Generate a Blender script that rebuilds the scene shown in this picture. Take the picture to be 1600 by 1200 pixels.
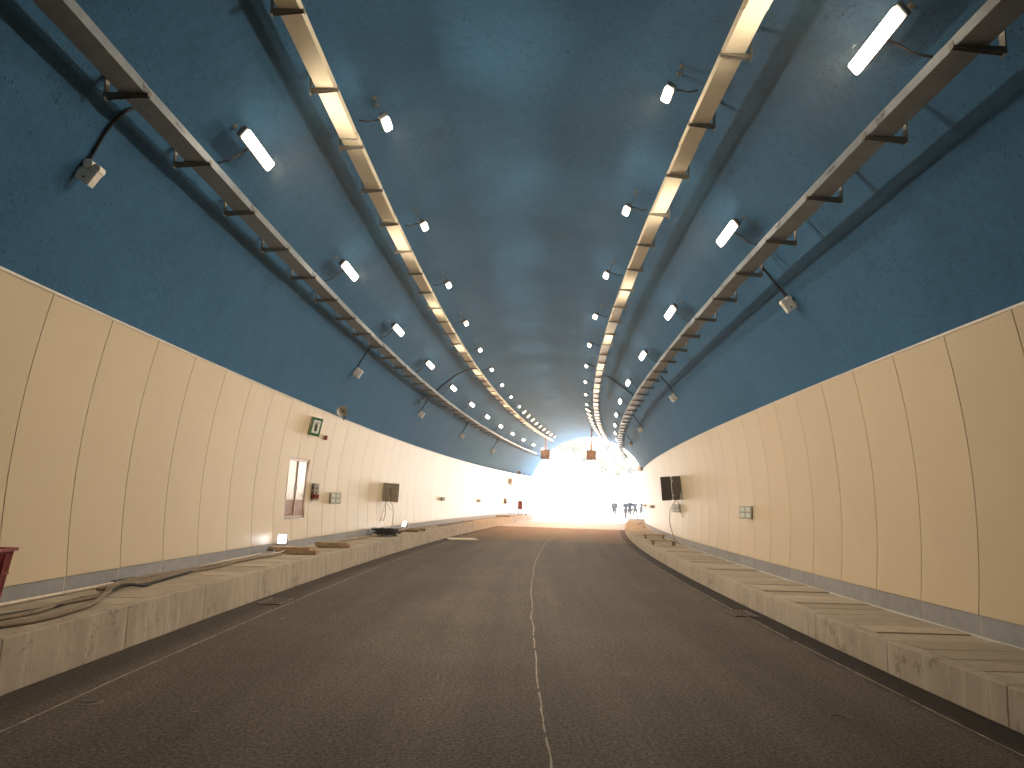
import bpy, bmesh, math, random
import numpy as np
from mathutils import Vector, Matrix, Euler

random.seed(7)
for _o in list(bpy.data.objects):
    bpy.data.objects.remove(_o)
scene = bpy.context.scene
COL = scene.collection
R = math.radians

# ------------------------------------------------------------------ camera
CAM_H = 1.6
YAW, PITCH, ROLL = 0.0224824, 0.1486337, 0.0293660
cam_data = bpy.data.cameras.new('camera')
cam_data.sensor_width = 36.0
cam_data.lens = 36.0 * 1235.84 / 1600.0
cam_data.clip_start = 0.05
cam_data.clip_end = 4000.0
cam = bpy.data.objects.new('camera', cam_data)
COL.objects.link(cam)
_r0 = Vector((math.cos(YAW), -math.sin(YAW), 0))
_f0 = Vector((math.sin(YAW), math.cos(YAW), 0))
_z = Vector((0, 0, 1))
_fw = _f0 * math.cos(PITCH) + _z * math.sin(PITCH)
_up = -_f0 * math.sin(PITCH) + _z * math.cos(PITCH)
_rt = _r0 * math.cos(ROLL) + _up * math.sin(ROLL)
_up2 = -_r0 * math.sin(ROLL) + _up * math.cos(ROLL)
cam.matrix_world = Matrix(((_rt.x, _up2.x, -_fw.x, 0), (_rt.y, _up2.y, -_fw.y, 0), (_rt.z, _up2.z, -_fw.z, CAM_H), (0, 0, 0, 1)))
scene.camera = cam

# ------------------------------------------------------------------ sky, sun, exposure
SUN_EL, SUN_AZ = R(50), R(28)            # azimuth clockwise from +Y: ahead and a little to the right of the tunnel mouth
world = bpy.data.worlds.new('World')
scene.world = world
world.use_nodes = True
wn = world.node_tree.nodes
sky = wn.new('ShaderNodeTexSky')
sky.sky_type = 'NISHITA'
sky.sun_disc = False
sky.sun_elevation = SUN_EL
sky.sun_rotation = SUN_AZ
sky.air_density = 1.0
sky.dust_density = 3.0
world.node_tree.links.new(sky.outputs['Color'], wn['Background'].inputs['Color'])
wn['Background'].inputs['Strength'].default_value = 0.12
sun_data = bpy.data.lights.new('sun', 'SUN')
sun_data.energy = 5.0
sun_data.angle = R(0.5)
sun_data.color = (1.0, 0.95, 0.88)
sun = bpy.data.objects.new('sun', sun_data)
COL.objects.link(sun)
sun.location = (0, 100, 60)
_sd = Vector((math.sin(SUN_AZ) * math.cos(SUN_EL), math.cos(SUN_AZ) * math.cos(SUN_EL), math.sin(SUN_EL)))
sun.rotation_euler = _sd.to_track_quat('Z', 'Y').to_euler()

scene.view_settings.view_transform = 'Standard'
scene.view_settings.look = 'None'
scene.view_settings.gamma = 1.0
scene.view_settings.use_curve_mapping = False
scene.view_settings.exposure = 3.7
LAMP = 0.78                                # overall level of the tunnel lamps
try:
    scene.cycles.use_denoising = True
    scene.cycles.denoiser = 'OPENIMAGEDENOISE'
    scene.cycles.use_light_tree = True
    scene.cycles.max_bounces = 10
    scene.cycles.diffuse_bounces = 6
    scene.cycles.glossy_bounces = 4
    scene.cycles.caustics_reflective = False
    scene.cycles.caustics_refractive = False
    scene.cycles.sample_clamp_indirect = 4.0
except Exception:
    pass

# ------------------------------------------------------------------ tunnel axis
_K0, _K1, _KV, _KW = 0.0038751205, -2.03175794e-05, 8.118411e-05, 1.539756e-06
_sg = np.arange(-40, 200.01, 0.25)
_th = np.where(_sg > 0, _K0 * _sg + _K1 * _sg ** 2 / 2, _K0 * _sg)
_i0 = int(np.argmin(np.abs(_sg)))
_X = np.concatenate([[0], np.cumsum((np.sin(_th[1:]) + np.sin(_th[:-1])) / 2 * 0.25)])
_Y = np.concatenate([[0], np.cumsum((np.cos(_th[1:]) + np.cos(_th[:-1])) / 2 * 0.25)])
_X -= _X[_i0]
_Y -= _Y[_i0]


def heading(s):
    return float(np.interp(s, _sg, _th))


def W(s, u, v):
    """tunnel coordinates (metres along, right, up) to world"""
    t = heading(s)
    z = (_KV * s * s / 2 + _KW * s ** 3 / 6) if s > 0 else 0.0
    return Vector((float(np.interp(s, _sg, _X)) + u * math.cos(t), float(np.interp(s, _sg, _Y)) - u * math.sin(t), z + v))


def axes(s):
    t = heading(s)
    return Vector((math.cos(t), -math.sin(t), 0)), Vector((math.sin(t), math.cos(t), 0)), Vector((0, 0, 1))


def mat4(x, y, z, loc):
    return Matrix(((x.x, y.x, z.x, loc.x), (x.y, y.y, z.y, loc.y), (x.z, y.z, z.z, loc.z), (0, 0, 0, 1)))


def frame(s, u=0.0, v=0.0, turn=0.0):
    n, t, z = axes(s)
    m = mat4(n, t, z, W(s, u, v))
    return m @ Matrix.Rotation(turn, 4, 'Z') if turn else m


AX_U, AX_V = 0.13, 1.874
R_LIN = 5.36
S_START, S_END = -14.0, 70.8


def lin_uv(phi, r=R_LIN):
    return AX_U + r * math.cos(phi), AX_V + r * math.sin(phi)


def lining_frame(s, deg, r=R_LIN):
    """x out of the vault, y along the tunnel, z towards the crown"""
    p = R(deg)
    n, t, z = axes(s)
    out = n * (-math.cos(p)) + z * (-math.sin(p))
    y = t if math.cos(p) < 0 else -t
    u, v = lin_uv(p, r)
    return mat4(out, y, out.cross(y), W(s, u, v))


def half(v):
    return 5.075 - (v - 1.4) ** 2 / 19.0


def wall_frame(s, side, v, off=0.0):
    """on the face of the wall panels: x out of the wall, y along, z up (side -1 left, 1 right)"""
    n, t, z = axes(s)
    d = -(v - 1.4) / 9.5
    out = (n * (-side) + z * d).normalized()
    y = t if side < 0 else -t
    u = AX_U + side * half(v)
    return mat4(out, y, out.cross(y), W(s, u, v) + out * off)


# ------------------------------------------------------------------ materials
def new_mat(name):
    m = bpy.data.materials.new(name)
    m.use_nodes = True
    return m, m.node_tree.nodes, m.node_tree.links, m.node_tree.nodes['Principled BSDF']


def mat(name, col, rough=0.6, metal=0.0, var=0.0, scale=4.0, bump=0.0, bscale=60.0, spec=0.5, rand=0.0, col2=None, detail=6.0):
    """principled colour with world-space mottling (towards col2 or +-var) and fine relief"""
    m, N, L, p = new_mat(name)
    p.inputs['Roughness'].default_value = rough
    p.inputs['Metallic'].default_value = metal
    p.inputs['Specular IOR Level'].default_value = spec
    p.inputs['Base Color'].default_value = (*col, 1)
    geo = N.new('ShaderNodeNewGeometry')
    if var or col2:
        nz = N.new('ShaderNodeTexNoise')
        nz.inputs['Scale'].default_value = scale
        nz.inputs['Detail'].default_value = detail
        nz.inputs['Roughness'].default_value = 0.6
        L.new(geo.outputs['Position'], nz.inputs['Vector'])
        rp = N.new('ShaderNodeValToRGB')
        a = tuple(max(0, c * (1 - var)) for c in col)
        b = col2 if col2 else tuple(min(1, c * (1 + var)) for c in col)
        rp.color_ramp.elements[0].position = 0.3
        rp.color_ramp.elements[1].position = 0.7
        rp.color_ramp.elements[0].color = (*a, 1)
        rp.color_ramp.elements[1].color = (*b, 1)
        L.new(nz.outputs['Fac'], rp.inputs['Fac'])
        last = rp.outputs['Color']
        if rand:
            oi = N.new('ShaderNodeObjectInfo')
            mr = N.new('ShaderNodeMapRange')
            mr.inputs['To Min'].default_value = 1 - rand
            mr.inputs['To Max'].default_value = 1 + rand
            L.new(oi.outputs['Random'], mr.inputs['Value'])
            mx = N.new('ShaderNodeVectorMath')
            mx.operation = 'SCALE'
            L.new(last, mx.inputs[0])
            L.new(mr.outputs['Result'], mx.inputs['Scale'])
            last = mx.outputs['Vector']
        L.new(last, p.inputs['Base Color'])
    if bump:
        n2 = N.new('ShaderNodeTexNoise')
        n2.inputs['Scale'].default_value = bscale
        n2.inputs['Detail'].default_value = 5
        L.new(geo.outputs['Position'], n2.inputs['Vector'])
        bp = N.new('ShaderNodeBump')
        bp.inputs['Strength'].default_value = bump
        bp.inputs['Distance'].default_value = 0.02
        L.new(n2.outputs['Fac'], bp.inputs['Height'])
        L.new(bp.outputs['Normal'], p.inputs['Normal'])
    return m


def glow(name, col, strength):
    m, N, L, p = new_mat(name)
    p.inputs['Base Color'].default_value = (0.8, 0.8, 0.8, 1)
    p.inputs['Emission Color'].default_value = (*col, 1)
    p.inputs['Emission Strength'].default_value = strength
    return m


def noise(N, L, vec, scale, detail=4.0, rough=0.55):
    n = N.new('ShaderNodeTexNoise')
    n.inputs['Scale'].default_value = scale
    n.inputs['Detail'].default_value = detail
    n.inputs['Roughness'].default_value = rough
    L.new(vec, n.inputs['Vector'])
    return n.outputs['Fac']


def ramp(N, L, fac, stops):
    r = N.new('ShaderNodeValToRGB')
    e = r.color_ramp.elements
    while len(e) < len(stops):
        e.new(0.5)
    for k, (pos, c) in enumerate(stops):
        e[k].position = pos
        e[k].color = (*c, 1) if len(c) == 3 else c
    L.new(fac, r.inputs['Fac'])
    return r.outputs['Color']


def mixc(N, L, fac, a, b, mode='MIX'):
    m = N.new('ShaderNodeMix')
    m.data_type = 'RGBA'
    m.blend_type = mode
    for sock, val in ((m.inputs[0], fac), (m.inputs[6], a), (m.inputs[7], b)):
        if hasattr(val, 'is_linked') or hasattr(val, 'links'):
            L.new(val, sock)
        elif isinstance(val, tuple):
            sock.default_value = (*val, 1)
        else:
            sock.default_value = val
    return m.outputs[2]


def uvscaled(N, L, su, sv):
    tc = N.new('ShaderNodeTexCoord')
    mp = N.new('ShaderNodeMapping')
    mp.inputs['Scale'].default_value = (su, sv, 1)
    L.new(tc.outputs['UV'], mp.inputs['Vector'])
    return tc.outputs['UV'], mp.outputs['Vector']


def lining_material():
    m, N, L, p = new_mat('blue_sprayed_lining')
    geo = N.new('ShaderNodeNewGeometry')
    pos = geo.outputs['Position']
    big = noise(N, L, pos, 0.9, 5)
    base = ramp(N, L, big, [(0.25, (0.030, 0.101, 0.192)), (0.75, (0.041, 0.130, 0.240))])
    pits = noise(N, L, pos, 30, 3, 0.7)
    patch = noise(N, L, pos, 1.7, 3)
    # small dark pinholes, denser in some patches
    mul = N.new('ShaderNodeMath')
    mul.operation = 'MULTIPLY_ADD'
    L.new(patch, mul.inputs[0])
    mul.inputs[1].default_value = 0.15
    L.new(pits, mul.inputs[2])
    mask = ramp(N, L, mul.outputs[0], [(0.685, (0, 0, 0)), (0.765, (1, 1, 1))])
    mid = noise(N, L, pos, 9, 5, 0.75)
    base = mixc(N, L, 0.8, base, ramp(N, L, mid, [(0.3, (0.80, 0.81, 0.82)), (0.7, (1.16, 1.15, 1.14))]), 'MULTIPLY')
    c = mixc(N, L, mask, base, (0.012, 0.032, 0.06))
    L.new(c, p.inputs['Base Color'])
    p.inputs['Roughness'].default_value = 0.72
    p.inputs['Specular IOR Level'].default_value = 0.2
    # relief: pitted render plus shallow rings left by the formwork
    uv, ring = uvscaled(N, L, 0.06, 1.1)
    rn = noise(N, L, ring, 1.0, 2)
    fine = noise(N, L, pos, 38, 6, 0.7)
    b1 = N.new('ShaderNodeBump')
    b1.inputs['Strength'].default_value = 0.28
    b1.inputs['Distance'].default_value = 0.05
    L.new(rn, b1.inputs['Height'])
    b2 = N.new('ShaderNodeBump')
    b2.inputs['Strength'].default_value = 0.6
    b2.inputs['Distance'].default_value = 0.016
    L.new(fine, b2.inputs['Height'])
    L.new(b1.outputs['Normal'], b2.inputs['Normal'])
    b3 = N.new('ShaderNodeBump')
    b3.inputs['Strength'].default_value = 0.6
    b3.inputs['Distance'].default_value = 0.02
    b3.invert = True
    L.new(mask, b3.inputs['Height'])
    L.new(b2.outputs['Normal'], b3.inputs['Normal'])
    L.new(b3.outputs['Normal'], p.inputs['Normal'])
    return m


def asphalt_material(name, dark, light, streak=0.5):
    m, N, L, p = new_mat(name)
    geo = N.new('ShaderNodeNewGeometry')
    pos = geo.outputs['Position']
    uv, sv = uvscaled(N, L, 1.6, 0.05)
    st = noise(N, L, sv, 1.0, 5, 0.6)
    pt = noise(N, L, pos, 0.55, 5, 0.6)
    g1 = noise(N, L, pos, 95, 2, 0.8)
    g2 = noise(N, L, pos, 34, 3, 0.7)
    gm = N.new('ShaderNodeMath')
    gm.operation = 'MULTIPLY_ADD'
    L.new(g2, gm.inputs[0])
    gm.inputs[1].default_value = 0.6
    gs = N.new('ShaderNodeMath')
    gs.operation = 'MULTIPLY'
    L.new(g1, gs.inputs[0])
    gs.inputs[1].default_value = 0.40
    L.new(gs.outputs[0], gm.inputs[2])
    grit = gm.outputs[0]
    c1 = ramp(N, L, pt, [(0.3, dark), (0.75, light)])
    c2 = ramp(N, L, st, [(0.35, (0.68, 0.68, 0.69)), (0.7, (1.3, 1.28, 1.25))])
    c = mixc(N, L, streak, c1, c2, 'MULTIPLY')
    g = ramp(N, L, grit, [(0.38, (0.12, 0.12, 0.12)), (0.47, (0.85, 0.85, 0.85)), (0.54, (1.15, 1.15, 1.15)), (0.62, (2.3, 2.2, 2.05))])
    c = mixc(N, L, 0.9, c, g, 'MULTIPLY')
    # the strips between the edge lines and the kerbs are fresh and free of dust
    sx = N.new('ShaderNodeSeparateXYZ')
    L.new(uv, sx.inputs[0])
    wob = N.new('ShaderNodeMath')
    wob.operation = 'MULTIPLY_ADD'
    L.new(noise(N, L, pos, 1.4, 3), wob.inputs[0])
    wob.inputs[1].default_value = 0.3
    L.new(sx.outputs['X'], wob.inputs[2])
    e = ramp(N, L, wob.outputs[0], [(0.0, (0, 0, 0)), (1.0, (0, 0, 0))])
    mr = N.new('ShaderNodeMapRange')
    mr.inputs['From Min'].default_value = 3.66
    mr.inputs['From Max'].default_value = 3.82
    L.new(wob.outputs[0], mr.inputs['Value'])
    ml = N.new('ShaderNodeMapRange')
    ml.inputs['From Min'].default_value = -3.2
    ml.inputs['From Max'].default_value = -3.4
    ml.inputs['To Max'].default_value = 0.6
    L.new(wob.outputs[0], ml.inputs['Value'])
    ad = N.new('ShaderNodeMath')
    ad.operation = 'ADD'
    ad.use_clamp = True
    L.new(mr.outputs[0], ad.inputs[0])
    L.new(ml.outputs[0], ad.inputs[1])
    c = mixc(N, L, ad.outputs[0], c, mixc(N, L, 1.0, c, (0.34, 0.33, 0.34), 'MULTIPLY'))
    L.new(c, p.inputs['Base Color'])
    p.inputs['Roughness'].default_value = 0.82
    p.inputs['Specular IOR Level'].default_value = 0.35
    b = N.new('ShaderNodeBump')
    b.inputs['Strength'].default_value = 1.0
    b.inputs['Distance'].default_value = 0.018
    L.new(grit, b.inputs['Height'])
    L.new(b.outputs['Normal'], p.inputs['Normal'])
    return m


def kerb_material():
    m, N, L, p = new_mat('kerb_concrete')
    geo = N.new('ShaderNodeNewGeometry')
    pos = geo.outputs['Position']
    a = noise(N, L, pos, 1.3, 6, 0.6)
    c = ramp(N, L, a, [(0.3, (0.34, 0.275, 0.213)), (0.7, (0.46, 0.38, 0.30))])
    # vertical run marks and smeared mortar
    mp = N.new('ShaderNodeMapping')
    mp.inputs['Scale'].default_value = (3.2, 3.2, 0.5)
    L.new(pos, mp.inputs['Vector'])
    runs = noise(N, L, mp.outputs['Vector'], 2.2, 5, 0.65)
    c = mixc(N, L, ramp(N, L, runs, [(0.50, (0, 0, 0)), (0.66, (0.75, 0.75, 0.75))]), c, (0.50, 0.435, 0.355))
    sm = noise(N, L, pos, 4.5, 4, 0.75)
    sm2 = noise(N, L, pos, 0.8, 2)
    mm = N.new('ShaderNodeMath')
    mm.operation = 'MULTIPLY'
    L.new(ramp(N, L, sm, [(0.55, (0, 0, 0)), (0.60, (1, 1, 1)), ]), mm.inputs[0])
    L.new(ramp(N, L, sm2, [(0.45, (0, 0, 0)), (0.6, (0.8, 0.8, 0.8))]), mm.inputs[1])
    c = mixc(N, L, mm.outputs[0], c, (0.23, 0.18, 0.14))
    L.new(c, p.inputs['Base Color'])
    p.inputs['Roughness'].default_value = 0.85
    b = N.new('ShaderNodeBump')
    b.inputs['Strength'].default_value = 0.4
    b.inputs['Distance'].default_value = 0.012
    L.new(noise(N, L, pos, 14, 6, 0.7), b.inputs['Height'])
    L.new(b.outputs['Normal'], p.inputs['Normal'])
    return m


M = {}
M['lining'] = lining_material()
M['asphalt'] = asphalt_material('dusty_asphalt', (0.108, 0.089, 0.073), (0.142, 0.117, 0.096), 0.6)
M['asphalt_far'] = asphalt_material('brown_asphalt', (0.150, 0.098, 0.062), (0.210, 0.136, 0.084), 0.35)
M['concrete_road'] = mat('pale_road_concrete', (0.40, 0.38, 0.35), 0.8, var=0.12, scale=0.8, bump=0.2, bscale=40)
M['kerb'] = kerb_material()
M['slab'] = mat('dusty_slab', (0.42, 0.35, 0.27), 0.9, var=0.13, scale=5.0, bump=0.5, bscale=26, rand=0.16)
M['screed'] = mat('walkway_fill', (0.07, 0.055, 0.042), 0.95, var=0.3, scale=5)
M['panel'] = mat('cream_panel', (0.54, 0.43, 0.292), 0.38, var=0.03, scale=1.2, bump=0.035, bscale=240, rand=0.035)
M['alu'] = mat('aluminium_trim', (0.62, 0.60, 0.57), 0.3, 0.85, var=0.1, scale=9)
M['rail'] = mat('joint_rail', (0.74, 0.68, 0.58), 0.3, 0.4, var=0.15, scale=3)
M['trim'] = mat('pale_top_trim', (0.50, 0.455, 0.40), 0.45, 0.1, var=0.15, scale=6)
M['skirting'] = mat('grey_skirting', (0.27, 0.265, 0.27), 0.55, var=0.12, scale=6, rand=0.08)
M['skirt_joint'] = mat('pale_joint', (0.62, 0.58, 0.52), 0.7, var=0.1, scale=20)
M['tray_cream'] = mat('cream_tray_paint', (0.72, 0.62, 0.45), 0.36, 0.05, var=0.07, scale=3, bump=0.05, bscale=30)
M['tray_grey'] = mat('galvanised_tray', (0.215, 0.23, 0.245), 0.4, 0.2, var=0.2, scale=5, bump=0.06, bscale=25)
M['bracket'] = mat('bracket_steel', (0.20, 0.175, 0.14), 0.5, 0.5, var=0.25, scale=12)
M['black'] = mat('black_cable', (0.006, 0.006, 0.008), 0.6, var=0.2, scale=20)
M['housing'] = mat('lamp_housing', (0.14, 0.14, 0.14), 0.45, 0.4, var=0.15, scale=15)
M['white_box'] = mat('white_plastic', (0.72, 0.67, 0.60), 0.45, var=0.06, scale=14)
M['grey_box'] = mat('grey_plastic', (0.42, 0.42, 0.39), 0.5, var=0.08, scale=10)
M['cab_grey'] = mat('grey_enamel', (0.30, 0.26, 0.21), 0.42, var=0.1, scale=6)
M['cab_dark'] = mat('dark_enamel', (0.055, 0.052, 0.048), 0.45, var=0.15, scale=6)
M['cab_brown'] = mat('brown_enamel', (0.12, 0.105, 0.085), 0.42, var=0.12, scale=6)
M['steel'] = mat('brushed_steel', (0.55, 0.55, 0.56), 0.3, 0.8, var=0.1, scale=12)
M['green'] = mat('sign_green', (0.018, 0.11, 0.045), 0.35, var=0.08, scale=10)
M['sign_white'] = mat('sign_white', (0.72, 0.74, 0.70), 0.4, var=0.04, scale=10)
M['sign_cream'] = mat('sign_case', (0.74, 0.70, 0.60), 0.4, var=0.04, scale=10)
M['ink'] = mat('sign_black', (0.012, 0.012, 0.012), 0.5)
M['red'] = mat('red_plastic', (0.20, 0.018, 0.02), 0.4, var=0.25, scale=8)
M['red_dusty'] = mat('dusty_red_plastic', (0.26, 0.045, 0.05), 0.5, var=0.3, scale=6, bump=0.2, bscale=14)
M['rose_frame'] = mat('anodised_frame', (0.52, 0.40, 0.34), 0.35, 0.5, var=0.08, scale=12)
M['road_reflection'] = mat('brown_reflection', (0.25, 0.135, 0.095), 0.35, var=0.2, scale=8)
M['glass'] = mat('mirror_glass', (0.72, 0.70, 0.68), 0.16, 0.5, var=0.03, scale=3)
M['wood'] = mat('weathered_wood', (0.30, 0.20, 0.12), 0.8, var=0.35, scale=7, bump=0.4, bscale=30)
M['wood_pale'] = mat('dusty_wood', (0.42, 0.31, 0.20), 0.85, var=0.3, scale=7, bump=0.4, bscale=30)
M['hose'] = mat('brown_hose', (0.20, 0.145, 0.095), 0.6, var=0.25, scale=9)
M['white_cable'] = mat('white_hose', (0.60, 0.50, 0.40), 0.55, var=0.15, scale=9)
M['grate'] = mat('cast_iron_grate', (0.19, 0.15, 0.12), 0.6, 0.2, var=0.3, scale=20)
M['pit'] = mat('grate_pit', (0.006, 0.006, 0.006), 0.95)
M['chalk'] = mat('chalk_line', (0.40, 0.345, 0.28), 0.9, var=0.35, scale=7)
M['seam'] = mat('dusty_seam', (0.105, 0.09, 0.074), 0.9, var=0.45, scale=5)
M['scrap'] = mat('pale_scrap', (0.50, 0.44, 0.36), 0.8, var=0.2, scale=30)
M['board'] = mat('pale_board', (0.74, 0.66, 0.52), 0.7, var=0.08, scale=5)
M['signal'] = mat('signal_face', (0.075, 0.04, 0.028), 0.5, var=0.3, scale=9)
M['signal_mark'] = mat('signal_leds', (0.16, 0.085, 0.045), 0.5, var=0.3, scale=20)
M['post_paint'] = mat('rust_steel', (0.25, 0.14, 0.11), 0.6, 0.2, var=0.2, scale=10)
M['lamp_near'] = glow('lamp_diffuser', (1.0, 0.87, 0.68), 1.0)
M['lamp_small'] = glow('small_lamp_diffuser', (1.0, 0.84, 0.63), 1.0)
M['lamp_warm'] = glow('warm_lamp_diffuser', (1.0, 0.66, 0.38), 0.7)
M['flood'] = glow('floodlight_lens', (0.86, 0.92, 1.0), 0.9)
M['earth'] = mat('pale_earth', (0.38, 0.36, 0.32), 0.95, var=0.14, scale=0.35, bump=0.5, bscale=3)
M['soil'] = mat('grassy_soil', (0.16, 0.15, 0.08), 0.95, var=0.35, scale=0.5, bump=0.5, bscale=4)
M['bark'] = mat('bark', (0.20, 0.17, 0.13), 0.9, var=0.3, scale=6, bump=0.5, bscale=20)
M['leaf'] = mat('leaf', (0.115, 0.12, 0.085), 0.6, var=0.3, scale=1.2, rand=0.2)
M['leaf_dry'] = mat('dry_leaf', (0.12, 0.11, 0.085), 0.65, var=0.4, scale=1.2, rand=0.2)
M['skin'] = mat('skin', (0.42, 0.25, 0.17), 0.5, var=0.05, scale=20)
M['cloth_navy'] = mat('navy_workwear', (0.018, 0.021, 0.034), 0.85, var=0.25, scale=14)
M['cloth_grey'] = mat('grey_workwear', (0.035, 0.036, 0.045), 0.85, var=0.25, scale=14)
M['trousers'] = mat('dark_trousers', (0.016, 0.017, 0.022), 0.85, var=0.25, scale=14)
M['hat_white'] = mat('white_hard_hat', (0.75, 0.75, 0.72), 0.35)
M['hair'] = mat('dark_hair', (0.01, 0.009, 0.008), 0.6)


for _k in ('leaf', 'leaf_dry'):               # sunlight comes through the leaves
    _N, _L = M[_k].node_tree.nodes, M[_k].node_tree.links
    _t = _N.new('ShaderNodeBsdfTranslucent')
    _t.inputs['Color'].default_value = (0.20, 0.21, 0.12, 1)
    _mx = _N.new('ShaderNodeMixShader')
    _mx.inputs[0].default_value = 0.5
    _L.new(_N['Principled BSDF'].outputs[0], _mx.inputs[1])
    _L.new(_t.outputs[0], _mx.inputs[2])
    _L.new(_mx.outputs[0], _N['Material Output'].inputs['Surface'])


# ------------------------------------------------------------------ mesh helpers
def link(name, me, m=None, parent=None, mtx=None):
    o = bpy.data.objects.new(name, me)
    COL.objects.link(o)
    if me is not None and m is not None and not me.materials:
        me.materials.append(m)
    if parent is not None:
        o.parent = parent
    if mtx is not None:
        if parent is not None:
            o.matrix_basis = mtx
        else:
            o.matrix_world = mtx
    return o


def tag(o, label, cat=None, group=None, kind=None):
    if label:
        o['label'] = label
    if cat:
        o['category'] = cat
    if group:
        o['group'] = group
    if kind:
        o['kind'] = kind
    return o


def thing(name, mtx, label, cat, group=None):
    o = link(name, None, mtx=mtx)
    o.empty_display_size = 0.1
    return tag(o, label, cat, group)


def finish(bm, name, smooth=False):
    me = bpy.data.meshes.new(name)
    bmesh.ops.recalc_face_normals(bm, faces=bm.faces)
    bm.to_mesh(me)
    bm.free()
    if smooth:
        for p in me.polygons:
            p.use_smooth = True
    return me


def add_box(bm, lo, hi, bevel=0.0, rot=None, pivot=None):
    c = [(a + b) / 2 for a, b in zip(lo, hi)]
    d = [abs(b - a) for a, b in zip(lo, hi)]
    r = bmesh.ops.create_cube(bm, size=1.0, matrix=Matrix.Translation(c) @ Matrix.Diagonal((*d, 1)))
    vs = r['verts']
    if bevel:
        es = list({e for v in vs for e in v.link_edges})
        rb = bmesh.ops.bevel(bm, geom=es, offset=bevel, segments=1, affect='EDGES', profile=0.5)
        vs = list({v for f in rb['faces'] for v in f.verts} | {v for v in vs if v.is_valid})
    if rot is not None:
        pv = Vector(pivot if pivot else c)
        bmesh.ops.transform(bm, matrix=Matrix.Translation(pv) @ rot.to_4x4() @ Matrix.Translation(-pv), verts=vs)
    return vs


def box(lo, hi, bevel=0.0, name='box'):
    bm = bmesh.new()
    add_box(bm, lo, hi, bevel)
    return finish(bm, name)


def add_cyl(bm, a, b, r1, r2=None, seg=12):
    a, b = Vector(a), Vector(b)
    r2 = r1 if r2 is None else r2
    d = (b - a)
    q = d.to_track_quat('Z', 'Y').to_matrix().to_4x4()
    bmesh.ops.create_cone(bm, cap_ends=True, segments=seg, radius1=r1, radius2=r2, depth=d.length,
                          matrix=Matrix.Translation((a + b) / 2) @ q)


def smooth_path(pts, n=6):
    """Catmull-Rom through the points"""
    P = [Vector(p) for p in pts]
    if len(P) < 3:
        return P
    Q = [P[0] * 2 - P[1]] + P + [P[-1] * 2 - P[-2]]
    out = []
    for i in range(1, len(Q) - 2):
        for k in range(n):
            t = k / n
            a, b, c, d = Q[i - 1], Q[i], Q[i + 1], Q[i + 2]
            out.append(0.5 * ((2 * b) + (c - a) * t + (2 * a - 5 * b + 4 * c - d) * t * t + (3 * b - a - 3 * c + d) * t ** 3))
    out.append(P[-1])
    return out


def add_tube(bm, pts, r, seg=8, taper=None):
    P = [Vector(p) for p in pts]
    rings = []
    ref = None
    for i, p in enumerate(P):
        d = (P[min(i + 1, len(P) - 1)] - P[max(i - 1, 0)]).normalized()
        if ref is None:
            ref = d.orthogonal().normalized()
        ref = (ref - d * ref.dot(d)).normalized()
        b = d.cross(ref)
        rr = r if taper is None else r + (taper - r) * i / (len(P) - 1)
        rings.append([bm.verts.new(p + (ref * math.cos(2 * math.pi * k / seg) + b * math.sin(2 * math.pi * k / seg)) * rr) for k in range(seg)])
    for i in range(len(rings) - 1):
        for k in range(seg):
            bm.faces.new((rings[i][k], rings[i][(k + 1) % seg], rings[i + 1][(k + 1) % seg], rings[i + 1][k]))
    bm.faces.new(rings[0][::-1])
    bm.faces.new(rings[-1])


def tube(pts, r, seg=8, name='tube', n=6):
    bm = bmesh.new()
    add_tube(bm, smooth_path(pts, n), r, seg)
    return finish(bm, name, True)


def sweep(name, prof, s0, s1, ds=1.0, closed=False, caps=False, smooth=False):
    """profile of (u, v) points carried along the axis, uv = (distance over the profile or u, s)"""
    n = max(1, int(round((s1 - s0) / ds)))
    ss = [s0 + (s1 - s0) * i / n for i in range(n + 1)]
    bm = bmesh.new()
    uvl = bm.loops.layers.uv.new('UVMap')
    rows = [[bm.verts.new(W(s, u, v)) for u, v in prof] for s in ss]
    m = len(prof)
    arc = [prof[0][0]]
    for j in range(1, m):
        arc.append(arc[-1] + math.hypot(prof[j][0] - prof[j - 1][0], prof[j][1] - prof[j - 1][1]))
    cnt = m if closed else m - 1
    for i in range(n):
        for j in range(cnt):
            k = (j + 1) % m
            f = bm.faces.new((rows[i][j], rows[i][k], rows[i + 1][k], rows[i + 1][j]))
            for lp, (uu, sv) in zip(f.loops, ((arc[j], ss[i]), (arc[k], ss[i]), (arc[k], ss[i + 1]), (arc[j], ss[i + 1]))):
                lp[uvl].uv = (uu, sv)
    if caps and closed:
        bm.faces.new(rows[0][::-1])
        bm.faces.new(rows[-1])
    return finish(bm, name, smooth)


def structure(name, me, m, label, cat=None):
    o = link(name, me, m)
    return tag(o, label, cat, kind='structure')


ORD = ['nearest', 'second', 'third', 'fourth', 'fifth', 'sixth', 'seventh', 'eighth', 'ninth', 'tenth', 'eleventh', 'twelfth',
       'thirteenth', 'fourteenth', 'fifteenth', 'sixteenth', 'seventeenth', 'eighteenth', 'nineteenth', 'twentieth', 'twenty-first', 'twenty-second', 'twenty-third', 'twenty-fourth']

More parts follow.
